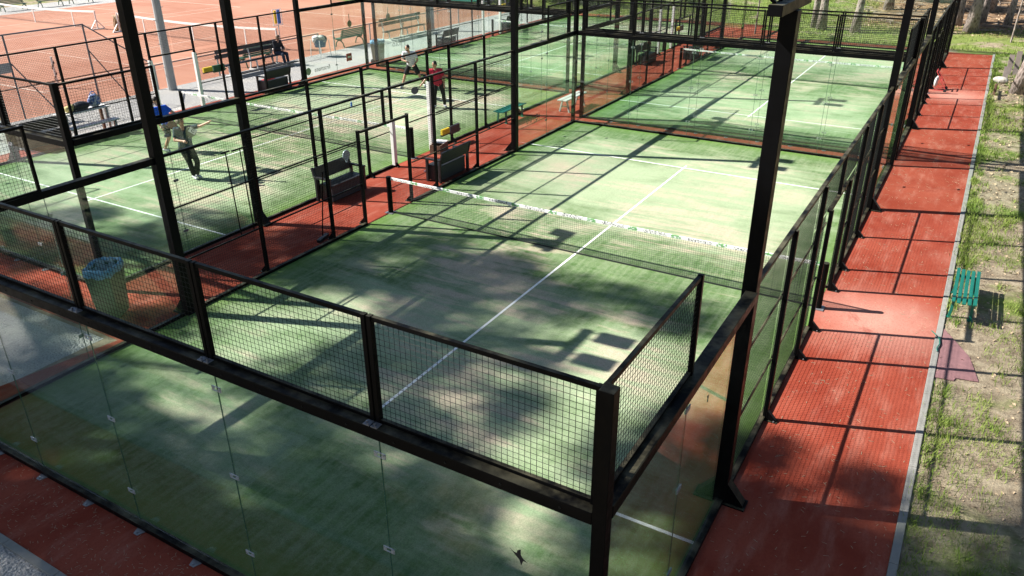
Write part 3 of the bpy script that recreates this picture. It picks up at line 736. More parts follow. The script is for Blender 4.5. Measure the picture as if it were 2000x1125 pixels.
m = MB().tube([(.42,-.35,.05),(.42,-.28,.05)],.06,12).tube([(.42,.28,.05),(.42,.35,.05)],.06,12); m.build('wheels', M['black_plastic'], t)

# ------------------------------------------------------------------ clay court furniture
def tennis_net(label, cx):
    t = thing('tennis_net', label, 'net', (cx,25.7,.006), 0, 'nets on the clay tennis courts')
    for s in (-1,1):
        m = MB().tube([(s*6.4,0,0),(s*6.4,0,1.07)], .045, 10).bar((s*6.4,0,.55),(s*6.4,-.45,.02),.045).bar((s*6.4,0,.55),(s*6.4,.45,.02),.045).bar((s*6.4,-.45,.03),(s*6.4,.45,.03),.05)
        m.build('net_post', M['white'], t)
    zt = lambda x: .915+.155*(x/6.4)**2
    m = MB(); k = 24
    for i in range(k):
        x0, x1 = -6.35+12.7*i/k, -6.35+12.7*(i+1)/k
        m.add([(x0,-.015,zt(x0)-.1),(x1,-.015,zt(x1)-.1),(x1,-.015,zt(x1)),(x0,-.015,zt(x0)),(x0,.015,zt(x0)-.1),(x1,.015,zt(x1)-.1),(x1,.015,zt(x1)),(x0,.015,zt(x0))],[(0,1,2,3),(5,4,7,6),(3,2,6,7),(1,0,4,5)])
    m.build('tape', M['tape'], t)
    m = MB()
    for i in range(212): x = -6.35+12.7*i/211; m.wire((x,0,.03),(x,0,zt(x)-.09), .0016)
    for j in range(1,17): 
        for i in range(8):
            x0, x1 = -6.35+12.7*i/8, -6.35+12.7*(i+1)/8; m.wire((x0,0,j/17*zt(x0)),(x1,0,j/17*zt(x1)), .0016)
    m.build('net_mesh', M['netcord'], t)
    m = MB()
    for x in (-4.1,0,4.1): m.box(x-.03,x+.03,-.018,.018,.0,zt(x))
    m.build('straps', M['white'], t)
tennis_net('tennis net with white tape nearer the gravel, across the right clay court', -26.1)
tennis_net('tennis net with white tape in the far top left clay court', -41.0)
t = thing('hose_reel', 'coiled brown hose rolled on its side between the clay nets', 'hose', (-32.9,25.9,.006), R(60))
m = MB(); q = random.Random(4)
for k in range(9):
    pts = [(.10*math.sin(3*an+k)*.3+(-.16+.04*k), math.cos(an)*(.42-.02*(k%3)), .47+math.sin(an)*(.42-.02*(k%3))) for an in [2*PI*i/22 for i in range(23)]]
    m.tube(pts, .026, 6)
m.build('coil', plain('brown_hose',(.33,.22,.12),.7,var=.4), t, smooth=True); MB().box(-.2,.2,-.14,.14,.0,.06).build('foot', M['brownwood'], t)
t = thing('tennis_scoreboard', 'white wire score stand with blue and yellow number plates by net', 'scoreboard', (-19.7,25.9,.006))
MB().tube([(0,0,0),(0,0,1.25)], .03, 8).build('pole', M['white'], t)
m = MB()
for a,b in (((0,-.3,1.2),(0,-.3,1.95)),((0,.3,1.2),(0,.3,1.95)),((0,-.36,1.2),(0,.36,1.2)),((0,-.3,1.95),(0,.3,1.95))): m.tube([a,b], .018, 6)
m.build('frame', M['white'], t); MB().box(-.02,.02,-.2,-.06,1.28,1.9).build('number_plate', M['yellow'], t); MB().box(-.02,.02,.0,.2,1.25,1.92).build('number_plate', M['bluep'], t)

def lightpole(label, loc, h):
    t = thing('light_pole', label, 'pole', loc, 0, 'grey light poles by the clay courts')
    MB().tube([(0,0,0),(0,0,h)], [.175,.12], 12).build('shaft', M['pole'], t)
    m = MB()
    for i in range(int(h/.45)): s = 1 if i % 2 else -1; m.tube([(0,s*.1,.9+i*.45),(0,s*.27,.93+i*.45)], .012, 6)
    m.build('pegs', M['pole'], t)
    m = MB().box(-.9,.9,-.06,.06,h-.1,h)
    for s in (-.7,0,.7): m.box(s-.2,s+.2,-.2,.2,h,h+.2)
    m.build('lamp_heads', M['tubefence'], t)
lightpole('grey pegged light pole in the gravel left of the padel courts', (-16.5,16.7,0), 9)
lightpole('farther grey light pole on the gravel near the back left court', (-16.65,34.9,0), 9)

# chain link fencing along the clay
def link_panel(m, y0, y1, x, z0, zt, st=.075, r=.0022):
    H = max(zt(y0), zt(y1)); n = int((y1-y0+H)/st)
    for i in range(n):
        for sg in (0,1):
            a = y0 - (H if sg == 0 else 0) + i*st
            pts = []
            for k in range(41):
                z = z0+(H-z0)*k/40; yy = a+(z-z0) if sg == 0 else a+H*0+( -(z-z0)) + 0
                if y0 <= yy <= y1 and z <= zt(yy): pts.append((x,yy,z))
            if len(pts) > 1: m.wire(pts[0], pts[-1], r)
t = thing('chain_link_fence', 'tall chain link fence with sloping end at near corner of the clay', 'fence', (-17.05,0,0))
zt1 = lambda y: 2.85 if y <= 13.85 else 2.85-(y-13.85)*.72
for y in (8.1,10.95,13.85):
    p = MB().tube([(0,y,0),(0,y,2.87)], .032, 8).build('fence_post', M['tubefence'], t); MB().tube([(.0,y,1.95),(.25,y+1.1,.02)], .022, 6).build('brace', M['tubefence'], p)
MB().tube([(0,5.2,2.85),(0,13.85,2.85),(0,16.42,1.0)], .026, 8).build('top_rail', M['tubefence'], t)
m = MB(); link_panel(m, 5.2, 16.4, 0, .05, zt1); m.build('wire_mesh', M['tubefence'], t)
m = MB().tube([(-.02,10.2,1.65),(-.015,10.2,1.65)],.001,4); MB().box(.01,.02,10.28,10.95,1.62,1.95).build('grey_plate', M['pole'], t)
def lowfence(label, y0, y1):
    t = thing('low_fence', label, 'fence', (-17.05,0,0), 0, 'low wire fences along the clay')
    n = round((y1-y0)/3)
    for i in range(n+1): MB().tube([(0,y0+(y1-y0)*i/n,0),(0,y0+(y1-y0)*i/n,.98)], .035, 8).build('fence_post', M['pole'], t)
    MB().tube([(0,y0,.96),(0,y1,.96)], .024, 8).build('top_rail', M['tubefence'], t)
    m = MB(); link_panel(m, y0, y1, 0, .05, lambda y:.95, .09); m.build('wire_mesh', M['tubefence'], t)
lowfence('low wire fence between the light pole and the gap by the bag stand', 16.45, 25.9)
lowfence('low wire fence past the gap, running behind the lone green bench', 27.0, 44)

t = thing('twisted_post', 'short post wrapped in black and white twisted tape on the clay', 'post', (-20.9,14.6,.006))
MB().tube([(0,0,0),(0,0,1.25)], .04, 8).build('stake', M['white'], t)
m = MB()
for i in range(9): m.tube([(.05*math.cos(i*1.6+k*.4),.05*math.sin(i*1.6+k*.4),.1+i*.11+k*.025) for k in range(4)], .03, 6)
m.build('wrap', M['brownwood'], t)
t = thing('bag_stand', 'thin legged stand heaped with jackets and bags on the gravel', 'stand', (-16.5,25.4,.004))
m = MB()
for sx in (-.28,.28):
    for sy in (-.32,.32): m.tube([(sx*1.15,sy*1.15,0),(sx,sy,.8)], .016, 6)
m.build('legs', M['white'], t)
MB().tube([(0,0,.45),(0,0,.8)],[.26,.33],12).build('basket', plain('blue_basket',(.05,.09,.2),.6), t)
for i,(dx,dy,c) in enumerate(((-.05,-.2,(.5,.48,.5)),(.05,.15,(.05,.05,.06)),(.12,-.05,(.4,.42,.38)))):
    tag(lumpy(MB().ball((0,0,-.05),(.2,.17,.10),14,10).ball((.08,.06,-.16),(.11,.13,.17),12,8).ball((-.02,-.08,-.13),(.13,.09,.16),12,8), .05, dx*9).build('jacket', plain('jacket_cloth',c,.8,var=.4,scale=12), loc=(-16.5+dx,25.4+dy,.95), smooth=True), ('pale jacket draped on the left of the bag stand','black jacket draped on the right of the bag stand','grey jacket draped on the front of the bag stand')[i], 'jacket')
t = thing('warning_sign', 'small red and white notice plate low on the far left glass', 'sign', (-12.33,22.75,.72))
MB().box(-.008,.008,-.17,.17,-.16,.16).build('plate', M['logored'], t); MB().box(.009,.011,-.10,.10,-.03,.04).build('white_bar', M['white'], t)
t = thing('windscreen', 'green fabric windscreen on posts behind the far clay baseline', 'screen', (-28,45.2,0))
MB().box(-9,8,-.01,.01,.4,3.0).build('fabric', M['screen'], t)
m = MB()
for i in range(7): MB().tube([(-9+17*i/6,.05,0),(-9+17*i/6,.05,3.1)], .04, 8).build('post', M['tubefence'], t)

# ------------------------------------------------------------------ things on the right bank
m = MB(); P = [(12.115,10.28),(12.56,9.42),(12.72,8.66),(12.40,8.60),(12.38,8.50),(12.11,8.47)]
m.prism([(x,y) for x,y in reversed(P)], .003, .018)
tag(m.build('rubber_mat', M['mat'], bevel=.004), 'worn purple red mat offcut lying on the soil beside the kerb', 'mat')
m = MB().tube([(11.93,10.02,.05),(12.0,9.9,.055),(12.07,9.78,.05),(12.09,9.6,.05),(12.06,9.42,.05),(12.07,9.3,.05)], .009, 6)
tag(m.build('green_cord', M['greenslat'], smooth=True), 'short green cord lying over the kerb beside the purple mat', 'cord')
m = MB().ball((0,0,.12),(.16,.3,.15),10,8); m.v = [(x+.03*noise.noise((x*6,y*6,z*6)),y+.04*noise.noise((x*5+9,y*5,z*5)),z) for x,y,z in m.v]
tag(m.build('pale_stone', M['stone'], loc=(12.45,34.3,0), rz=1.2), 'pale stone block lying on the grass beside the right kerb', 'stone')
t = thing('plank_stack', 'grey planks standing upright in the grass by the leaning trunk', 'planks', (12.7,36.3,0), .15)
for i,(dx,dy,h) in enumerate(((0,0,.8),(.26,.05,.95),(.52,.1,.9),(-.3,-1.3,.5))): MB().bar((dx,dy,0),(dx+.05,dy+.35,h),.2,.04,(0,1,0)).build('plank', M['oldplank'], t)
tag(MB().box(-.05,.05,-.05,.05,0,.42).build('wooden_stake', M['brownwood'], loc=(12.3,31.7,0), bevel=.01), 'short dark stake standing in the grass near the leaning trunk', 'stake')

# ------------------------------------------------------------------ trees
def crown_mesh(seed, n, rx, rz_, size, mat, clump=70):
    r = random.Random(seed); m = MB(); cl = []
    for i in range(clump):
        while True:
            p = Vector((r.uniform(-1,1),r.uniform(-1,1),r.uniform(-1,1)))
            if .25 < p.length < 1: break
        cl.append((Vector((p.x*rx,p.y*rx,p.z*rz_)), r.uniform(.45,1.05)*rx*.34))
    for i in range(n):
        c, s = r.choice(cl)
        p = c + Vector((r.gauss(0,s*.6),r.gauss(0,s*.6),r.gauss(0,s*.36)))
        a = Vector((r.gauss(0,1),r.gauss(0,1),r.gauss(0,.6))).normalized(); b = a.cross(Vector((r.gauss(0,1),r.gauss(0,1),r.gauss(0,1)))).normalized()
        L = size*r.uniform(.6,1.3); w = L*r.uniform(.28,.5)
        m.add([p-a*L/2, p+b*w/2, p+a*L/2, p-b*w/2], [(0,1,2,3)])
    return m.mesh('crown', mat), cl
CR = [crown_mesh(11+i, 4200, 2.3, 2.0, .30, M['needles'], 17) for i in range(3)]
def pine(label, x, y, H, r0, lean, kind, group):
    z0 = hgt(x,y)
    t = thing('pine_tree', label, 'tree', (x,y,z0-.05), 0, group)
    q = random.Random(int(x*31+y*17)); lx, ly = lean; top = H
    pts = []; rad = []
    for i in range(9):
        f = i/8; pts.append((lx*f*H*(1-.2*f)+.05*math.sin(f*7+x), ly*f*H+.05*math.sin(f*5+y), f*H)); rad.append(r0*(1-.78*f)*(1.35 if i == 0 else 1))
    tr = MB().tube(pts, rad, 12); cl = CR[kind][1]; cz = H-1.2; cx, cy = pts[-2][0], pts[-2][1]
    for c, s in cl[::2]:
        f = max(.45, min(.97, (cz+c.z*.8-.6)/H)); i = int(f*8); g = f*8-i
        b = Vector(pts[i]).lerp(Vector(pts[min(8,i+1)]), g); e = Vector((cx+c.x, cy+c.y, cz+c.z))
        tr.tube([b, b.lerp(e,.5)+Vector((0,0,.15)), e], [r0*.25, r0*.14, .015], 6)
    tr.build('trunk', M['bark'], t, smooth=True)
    o = bpy.data.objects.new('crown', CR[kind][0]); C.objects.link(o); o.parent = t; o.location = (cx,cy,cz); o.rotation_euler = (0,0,q.uniform(0,6.28))
    return t
far = [('straight slim pine left of the post crossarm',2.59,46.5,11,.16,(.0,.0)), ('stout rough pine just right of a slim one, left of the black post top',3.14,45.9,12,.24,(.01,0)), ('pine half hidden behind the slim pair',1.82,51.7,11,.2,(0,0)),
       ('leaning pine rooted in a shadow on the grass, right of the pair',5.03,45.8,12,.22,(.03,0)), ('distant pine behind the leaning one',4.23,58.0,12,.24,(0,0)), ('distant pine beside the far mesh top',5.68,54.0,12,.25,(.0,0)),
       ('grey pine trunk above the left end of the far wall',-1.88,55.5,11,.2,(0,0)), ('pale trunk just right of the far fence top corner',9.9,50.2,11,.2,(.03,0)), ('thick leaning pine in the top right grass',10.7,48.4,13,.30,(.05,0)),
       ('pine standing right behind the thick leaning one',11.04,51.3,12,.24,(.05,0)), ('dark shaded pine in the top right litter',11.36,55.2,12,.27,(.02,0)), ('slim pine near the top right corner',12.38,50.7,11,.18,(.03,0)),
       ('rough leaning trunk at the right frame edge',13.06,32.4,12,.24,(.10,.02)), ('pine trunk at the very top edge among brown litter',14.6,56.0,12,.24,(0,0)), ('pine trunk far back left of the litter slope',7.9,59.0,12,.24,(0,0))]
for i, (lb, x, y, H, r0, ln) in enumerate(far): pine(lb, x, y, H, r0, ln, i % 3, 'pine trees beyond the courts')
near = []
for (tx, ty) in ((1.0,.6),(3.9,3.6),(6.6,.9),(4.0,7.4),(8.9,3.3),(12.2,2.6),(9.0,-.6),(3.0,-1.9),(-2.4,1.4),(-5.6,5.2),(-11.,2.5),(.2,6.4),(14.8,-.2),(12.2,-1.4),(1.2,-1.6),(6.2,-1.2),(4.6,-.4),(11.4,.6),(.4,-2.8)):
    H = rnd.uniform(19,25); near.append((tx-1.12*(H-2.2), ty-.42*(H-2.2), H))
for i, (x, y, H) in enumerate(near): pine('tall pine outside the left of the view, shading the near courts', x, y, H, .26, (rnd.uniform(-.01,.01),rnd.uniform(-.01,.01)), i % 3, 'pine trees shading the near courts')
wood = [(x+rnd.uniform(-1.2,1.2), y+rnd.uniform(-1.5,1.5)) for x, y in ((-2,-9),(3,-10.5),(8,-9.5),(13,-11),(17,-8.5),(21,-4),(5,-15),(10,-16),(15,-15.5),(0,-17),(20,-12),(20.5,2),(22,8),(20.5,14),(22.5,20),(20.5,26),(23,32),(20.5,37),(26,-2),(26,11),(27,24))]  # unseen pines added to block sky light and deepen the shade
for i, (x, y) in enumerate(wood): pine('tall pine behind or right of the view, added unseen to block sky light', x, y, rnd.uniform(14,19), .24, (rnd.uniform(-.02,.02),rnd.uniform(-.02,.02)), i % 3, 'unseen pine trees added to block sky light')
# thin saplings and shrubs
for i, (x, y, h) in enumerate(((.2,42.6,5.5),(12.7,46.1,5.0))):
    t = thing('sapling', ('thin bare grey sapling seen through the far mesh','thin bare pale sapling before the top right litter')[i], 'tree', (x,y,0))
    MB().tube([(0,0,0),(.04,.03,h*.5),(.12,.05,h)], [.05,.035,.01], 8).build('trunk', M['bark'], t)
    m = MB(); q = random.Random(i)
    for k in range(9): z = h*(.3+.07*k); a = q.uniform(0,6.3); m.tube([(.06,.04,z),(.06+.5*math.cos(a),.04+.5*math.sin(a),z+.4)], [.014,.004], 5)
    m.build('twigs', M['bark'], t)
SH = crown_mesh(91, 2600, .95, .75, .16, M['leafgreen'], 30)[0]
q = random.Random(8); k = 0
LB_ = ['far left','left','middle','right']
for x, y in [(-36,46.6),(-33,47.2),(-30.4,46.4),(-27,47.3),(-24.2,46.6),(-21.5,47.4),(-18.6,46.7),(-15.4,48.6),(-12.4,49.4),(-9.0,50.2),(-5.6,51.5)]:
    t = thing('shrub', 'green shrub on the grassy slope beyond the far baseline', 'shrub', (x,y,hgt(x,y)), 0, 'green shrubs on the far slope')
    o = bpy.data.objects.new('foliage', SH); C.objects.link(o); o.parent = t; o.location = (0,0,.75); o.rotation_euler = (0,0,q.uniform(0,6)); o.scale = (1.5,1.2,1.15)
    MB().tube([(0,0,0),(.05,0,.5)], [.06,.03], 6).build('stem', M['bark'], t)
# grass, litter, twigs
def patch(x, y): return noise.noise((x*.6+3, y*.6, 1.3))*.7 + noise.noise((x*1.9, y*1.9, 4.))*.4
m = MB(); q = random.Random(21)
def blade(x, y, z, h, w):
    a = q.uniform(0,6.28); c, s = math.cos(a)*w, math.sin(a)*w; lx, ly = q.gauss(0,h*.35), q.gauss(0,h*.35)
    m.add([(x-c,y-s,z),(x+c,y+s,z),(x+lx,y+ly,z+h)], [(0,1,2)])
n = 0
while n < 52000:
    x = q.uniform(12.12,17.5); y = -3+45*q.random()**1.25
    e = max(0, .5-(x-12.1)*1.2)
    if patch(x,y)+e < q.uniform(.0,.5): continue
    if x < 12.75 and 8.4 < y < 10.35: continue
    f = .7 + .06*max(0,y); blade(x, y, 0, q.uniform(.04,.12), .0038*f); n += 1
for k in range(900):
    cx = q.uniform(12.15,16.5); cy = -3+42*q.random()**1.2
    if (cx < 12.85 and 8.2 < cy < 10.5) or (patch(cx,cy) < -.1 and k % 4): continue
    if cx > 13 and k % 3 == 0: cx = 12.13+abs(q.gauss(0,.12)); 
    if cx < 12.85 and 8.2 < cy < 10.5: continue
    rr = q.uniform(.05,.16)
    for b in range(26): blade(cx+q.gauss(0,rr*.5), cy+q.gauss(0,rr), 0, q.uniform(.06,.17), .0042*(1+.05*max(0,cy)))
stuff(m.build('grass', M['blade']), 'patchy green grass tufts on the bank right of the kerb', 'grass')
m = MB(); n = 0
while n < 45000:
    x = q.uniform(-22,18); y = q.uniform(42.2,60)
    if -13.4 < x < 0 and y < 46.4: continue
    if x < -17 and y < 44.3: continue
    if x < 2.3 and y < 44.6: continue
    if x > 5 and y > 50: continue
    if patch(x*.7,y*.7) < q.uniform(-.45,.35): continue
    blade(x, y, hgt(x,y)-.01, q.uniform(.06,.16), .016); n += 1
stuff(m.build('grass', M['blade']), 'bright green grass on the slope beyond the far walls', 'grass')
m = MB(); n = 0
while n < 12500:
    if n < 8200: x = q.uniform(12.12,17); y = q.uniform(-3,36); sc = .7+.03*max(0,y)
    else: x = q.uniform(3,20); y = q.uniform(47,64); sc = 2.2
    if n < 8200 and patch(x,y) > q.uniform(-.25,.3): continue
    s = q.uniform(.012,.045)*sc; a = q.uniform(0,6.3); c, d = math.cos(a)*s, math.sin(a)*s; z = hgt(x,y)+.006; t1 = q.uniform(0,.9)*s
    m.add([(x-c,y-d,z),(x+d*.45,y-c*.45,z+t1),(x+c,y+d,z+t1*.5),(x-d*.45,y+c*.45,z)], [(0,1,2,3)]); n += 1
stuff(m.build('leaf_litter', M['dryleaf']), 'dry brown leaves scattered over the bank and under the pines', 'leaves')
m = MB()
for i in range(420):
    x = q.uniform(4,20); y = q.uniform(49,64); L = q.uniform(.4,2.2); a = q.uniform(0,6.3); z = hgt(x,y)+.03
    x2, y2 = x+L*math.cos(a), y+L*math.sin(a)*.7; m.tube([(x,y,z),((x+x2)/2+q.uniform(-.1,.1),(y+y2)/2,z+q.uniform(0,.12)),(x2,y2,hgt(x2,y2)+q.uniform(0,.2))], [.03*L*.6,.022*L*.6,.006], 5)
stuff(m.build('dead_branches', M['twig']), 'tangle of dead branches on the brown forest floor', 'branches')
m = MB()                                                          # needles and bits of litter on the paving
for i in range(2600):
    if i < 1500: x = q.uniform(10.15,12); y = -1+42*q.random()**2.2
    else: x = q.uniform(-.5,10); y = q.uniform(-.95,-.1)
    L = q.uniform(.02,.07)*(.8+.04*max(0,y)); a = q.uniform(0,6.3); w = .0022*(1+.05*max(0,y)); c, d = math.cos(a), math.sin(a)
    m.add([(x-d*w,y+c*w,.0115),(x+d*w,y-c*w,.0115),(x+c*L+d*w,y+d*L-c*w,.013),(x+c*L-d*w,y+d*L+c*w,.013)], [(0,1,2,3)])
stuff(m.build('pine_needle_litter', M['dryleaf']), 'pale pine needles strewn over the red paving', 'litter')

# ------------------------------------------------------------------ people
def remesh(o, v):
    r = o.modifiers.new('join','REMESH'); r.mode = 'VOXEL'; r.voxel_size = v; r.use_smooth_shade = True
    s = o.modifiers.new('soft','SMOOTH'); s.factor = .5; s.iterations = 3
def hand(m, w, d, side, curl):
    w = Vector(w); d = Vector(d).normalized(); u = Vector((0,0,1)); 
    if abs(d.dot(u)) > .9: u = Vector((1,0,0))
    l = d.cross(u).normalized()*side; n = l.cross(d).normalized()
    m.limb([w, w+d*.045, w+d*.085], [.027,.034,.033], 8)
    for i, L in enumerate((.070,.080,.074,.058)):
        b = w + d*.095 + l*(-.030+.020*i); k1 = b + (d*math.cos(curl*.6)+n*math.sin(curl*.6))*L*.5; k2 = k1 + (d*math.cos(curl*1.6)+n*math.sin(curl*1.6))*L*.5
        m.limb([b, k1, k2], [.0105,.0095,.008], 6)
    b = w + d*.035 - l*.030; k1 = b + (d*.55-l*.75+n*.2)*.045; m.limb([b, k1, k1+(d*.85-l*.1+n*.45)*.035], [.014,.012,.010], 6)
def person(label, loc, rz, J, shirt, lower, long_legs, hair, hairstyle, shoe, face, sleeve=None, curl=(.5,.9)):
    t = thing('person', label, 'person', loc, rz, None)
    V = {k: Vector(v) for k, v in J.items()}
    sh = (V['ls']-V['rs']); sh.normalize(); f = Vector(face).normalized()
    m = MB(); wst = V['pel'].lerp(V['chest'],.45)
    def torso(m, a):
        for s in (-1,1):
            m.limb([V['pel']+sh*.075*s, wst+sh*.07*s, V['chest']+sh*.085*s, V['neck']+sh*.10*s-Vector((0,0,.075))], [.10+a,.092+a,.105+a,.065+a])
        m.limb([V['pel'], wst, V['chest']], [.105+a,.1+a,.115+a])
    torso(m, 0)
    m.limb([V['neck']-Vector((0,0,.06)), V['neck'], V['head']-Vector((0,0,.06))], [.065,.052,.05])
    hM = Matrix((f, Vector((0,0,1)).cross(f).normalized(), Vector((0,0,1)))).transposed()
    hM = Matrix((f.to_tuple(), Vector((0,0,1)).cross(f).normalized().to_tuple(), f.cross(Vector((0,0,1)).cross(f).normalized()).to_tuple())).transposed()
    H = V['head']; m.ball(H, (.096,.075,.118), 14, 10, hM); m.ball(H+hM@Vector((.03,0,-.07)), (.055,.052,.055), 10, 8, hM)
    m.ball(H+hM@Vector((.098,0,-.015)), (.02,.014,.024), 8, 6, hM)
    for s in (-1,1): m.ball(H+hM@Vector((-.005,s*.078,-.01)), (.02,.012,.03), 8, 6, hM)
    m.ball(H+hM@Vector((.082,0,-.062)), (.014,.026,.009), 8, 6, hM)
    for s, q in (('l',1),('r',-1)):
        m.limb([V[s+'s'], V[s+'e'], V[s+'h']], [.052,.040,.028]); m.limb([V['chest'].lerp(V[s+'s'],.6)+Vector((0,0,.05)), V[s+'s']], [.07,.056])
        hand(m, V[s+'h'], V[s+'h']-V[s+'e'], q, curl[0 if s == 'l' else 1])
        m.limb([V[s+'hip'], V[s+'hip'].lerp(V[s+'k'],.45), V[s+'k'], V[s+'k'].lerp(V[s+'a'],.35), V[s+'a']], [.09,.078,.056,.056,.038])
        ft = Vector(J[s+'t']); m.limb([V[s+'a']-Vector((0,0,.03)), ft], [.036,.03])
    o = m.build('body', M['skin'], t); remesh(o, .0095)
    m = MB(); torso(m, .018)
    for s in 'lr': m.limb([V[s+'s'], V[s+'s'].lerp(V[s+'e'],.62)], [.068,.062]); m.limb([V['chest'].lerp(V[s+'s'],.5)+Vector((0,0,.05)), V[s+'s']], [.085,.07])
    if sleeve:
        for s in 'lr': m.limb([V[s+'s'], V[s+'e'], V[s+'e'].lerp(V[s+'h'],.85)], [.07,.058,.046])
    o = m.build('shirt', shirt, t); remesh(o, .013)
    m = MB(); m.limb([V['pel']+sh*.08, V['pel']-sh*.08], [.115,.115]); m.limb([V['pel'], V['pel'].lerp(V['chest'],.25)], [.12,.115])
    for s in 'lr':
        if long_legs: m.limb([V[s+'hip'], V[s+'k'], V[s+'k'].lerp(V[s+'a'],.3), V[s+'a']+Vector((0,0,.04))], [.105,.076,.074,.058])
        else: m.limb([V[s+'hip'], V[s+'hip'].lerp(V[s+'k'],.75)], [.11,.098])
    o = m.build('trousers' if long_legs else 'shorts', lower, t); remesh(o, .013)
    for s in 'lr':
        a = V[s+'a']-Vector((0,0,.035)); ft = Vector(J[s+'t']); d = (ft-a); m = MB().limb([a-d*.22, a.lerp(ft,.5), ft], [.045,.046,.038]); o = m.build('shoe', shoe, t); remesh(o, .012)
    m = MB()
    if hairstyle == 'curly':
        q = random.Random(2)
        for i in range(60):
            a = q.uniform(0,6.28); z = q.uniform(-.45,1); r_ = math.sqrt(1-min(1,z*z)); d = Vector((r_*math.cos(a), r_*math.sin(a), z))
            if d.x > .45 and d.z < .55: continue
            m.ball(H+hM@Vector((d.x*.1-.012, d.y*.09, d.z*.12+.015)), q.uniform(.028,.042), 6, 5)
    else:
        m.ball(H+hM@Vector((-.014,0,.024)), (.096,.083,.112), 14, 10, hM); m.ball(H+hM@Vector((-.05,0,-.01)), (.06,.075,.075), 10, 8, hM)
        if hairstyle == 'beard': m.ball(H+hM@Vector((.045,0,-.095)), (.05,.056,.036), 10, 8, hM)
    o = m.build('hair', hair, t); remesh(o, .012)
    m = MB()
    for s in (-1,1): m.ball(H+hM@Vector((.088,s*.03,.012)), (.008,.012,.007), 8, 6)
    m.build('eyes', M['hairdark'], t)
    return t
def racket(label, loc, rot, face, mark=None):
    t = thing('padel_racket', label, 'racket', loc, 0, 'padel rackets held by players')
    t.rotation_euler = (Matrix.Rotation(rot[0],3,'Z') @ Matrix.Rotation(rot[1],3,'Y') @ Matrix.Rotation(rot[2],3,'Z')).to_euler()
    MB().tube([(0,0,-.04),(0,0,.12)], .017, 10).build('grip', M['black_plastic'], t)
    m = MB().bar((0,0,.10),(0,-.07,.20),.022).bar((0,0,.10),(0,.07,.20),.022)
    n = 24; P = [(math.cos(2*PI*i/n)*.128, .315+math.sin(2*PI*i/n)*.14) for i in range(n)]
    m.add([(-.017,a,b) for a,b in P]+[(.017,a,b) for a,b in P], [tuple(reversed(range(n))), tuple(range(n,2*n))]+[(i,(i+1)%n,n+(i+1)%n,n+i) for i in range(n)])
    m.build('head', face, t, bevel=.004)
    if mark: 
        MB().box(-.0195,.0195,-.07,.115,.30,.44).build('white_panel', M['white'], t)
        mm = MB(); 
        for i in range(16): 
            a0, a1 = .9+i*.34, .9+(i+1)*.34
            if i < 15: 
                for sx in (-.021,.021): mm.bar((sx,.03+.035*math.cos(a0),.375+.035*math.sin(a0)),(sx,.03+.035*math.cos(a1),.375+.035*math.sin(a1)),.016,.002,(1,0,0))
        mm.build('ring_mark', plain('navy_ink',(.01,.01,.06),.5), t)
    return t
RZ = R(30.5)
def W(loc, v): c, s = math.cos(RZ), math.sin(RZ); return (loc[0]+v[0]*c-v[1]*s, loc[1]+v[0]*s+v[1]*c, loc[2]+v[2])
fab = lambda n, c: plain(n, c, .85, var=.22, scale=10, spec=.2)
L1 = (-6.35,9.4,.012)
person('person with curly hair in dark clothes reaching out an arm, holding a racket', L1, RZ, dict(pel=(-.10,0,.92),chest=(-.08,0,1.26),neck=(-.08,-.02,1.46),head=(-.10,-.03,1.60),
    ls=(.10,.08,1.41),le=(.36,.08,1.44),lh=(.58,.02,1.54),rs=(-.26,-.08,1.39),re=(-.27,-.20,1.13),rh=(-.02,-.28,1.13),
    lhip=(-.02,.05,.88),lk=(.15,-.03,.50),la=(.06,.06,.10),lt=(.17,.0,.04),rhip=(-.18,-.05,.88),rk=(-.02,-.12,.49),ra=(-.02,-.02,.10),rt=(.09,-.13,.04)),
    fab('dark_green_blue_tee',(.035,.06,.07)), fab('black_trousers',(.022,.026,.024)), True, M['hairbrown'], 'curly', fab('white_shoe',(.6,.62,.65)), (.9,-.35,-.05), curl=(.25,1.5))
racket('round racket with white panel held by the curly haired person', W(L1,(.05,-.31,1.14)), (RZ,R(38),R(-80)), fab('olive_racket_face',(.16,.18,.12)), True)
L2 = (-9.0,10.95,.012)
person('person in a bright blue shirt and dark shorts behind the black post', L2, RZ, dict(pel=(-.14,0,.86),chest=(-.28,0,1.18),neck=(-.33,0,1.37),head=(-.38,0,1.53),
    ls=(-.20,.14,1.32),le=(.02,.12,1.16),lh=(.24,.06,1.04),rs=(-.42,-.14,1.31),re=(-.42,-.22,1.03),rh=(-.26,-.26,.84),
    lhip=(-.08,.06,.82),lk=(.22,.02,.50),la=(.32,.02,.10),lt=(.46,.0,.04),rhip=(-.20,-.06,.82),rk=(-.14,-.12,.46),ra=(-.34,-.10,.10),rt=(-.20,-.13,.04)),
    fab('bright_blue_tee',(.02,.10,.55)), fab('charcoal_shorts',(.045,.045,.04)), False, M['hairdark'], 'short', fab('white_shoe',(.6,.62,.65)), (.95,-.2,-.1))
racket('dark racket with orange streaks held by the blue shirted person', W(L2,(-.20,-.29,.80)), (RZ,R(75),R(-75)), fab('orange_black_racket',(.10,.05,.035)))
L3 = (-8.25,21.9,.012)
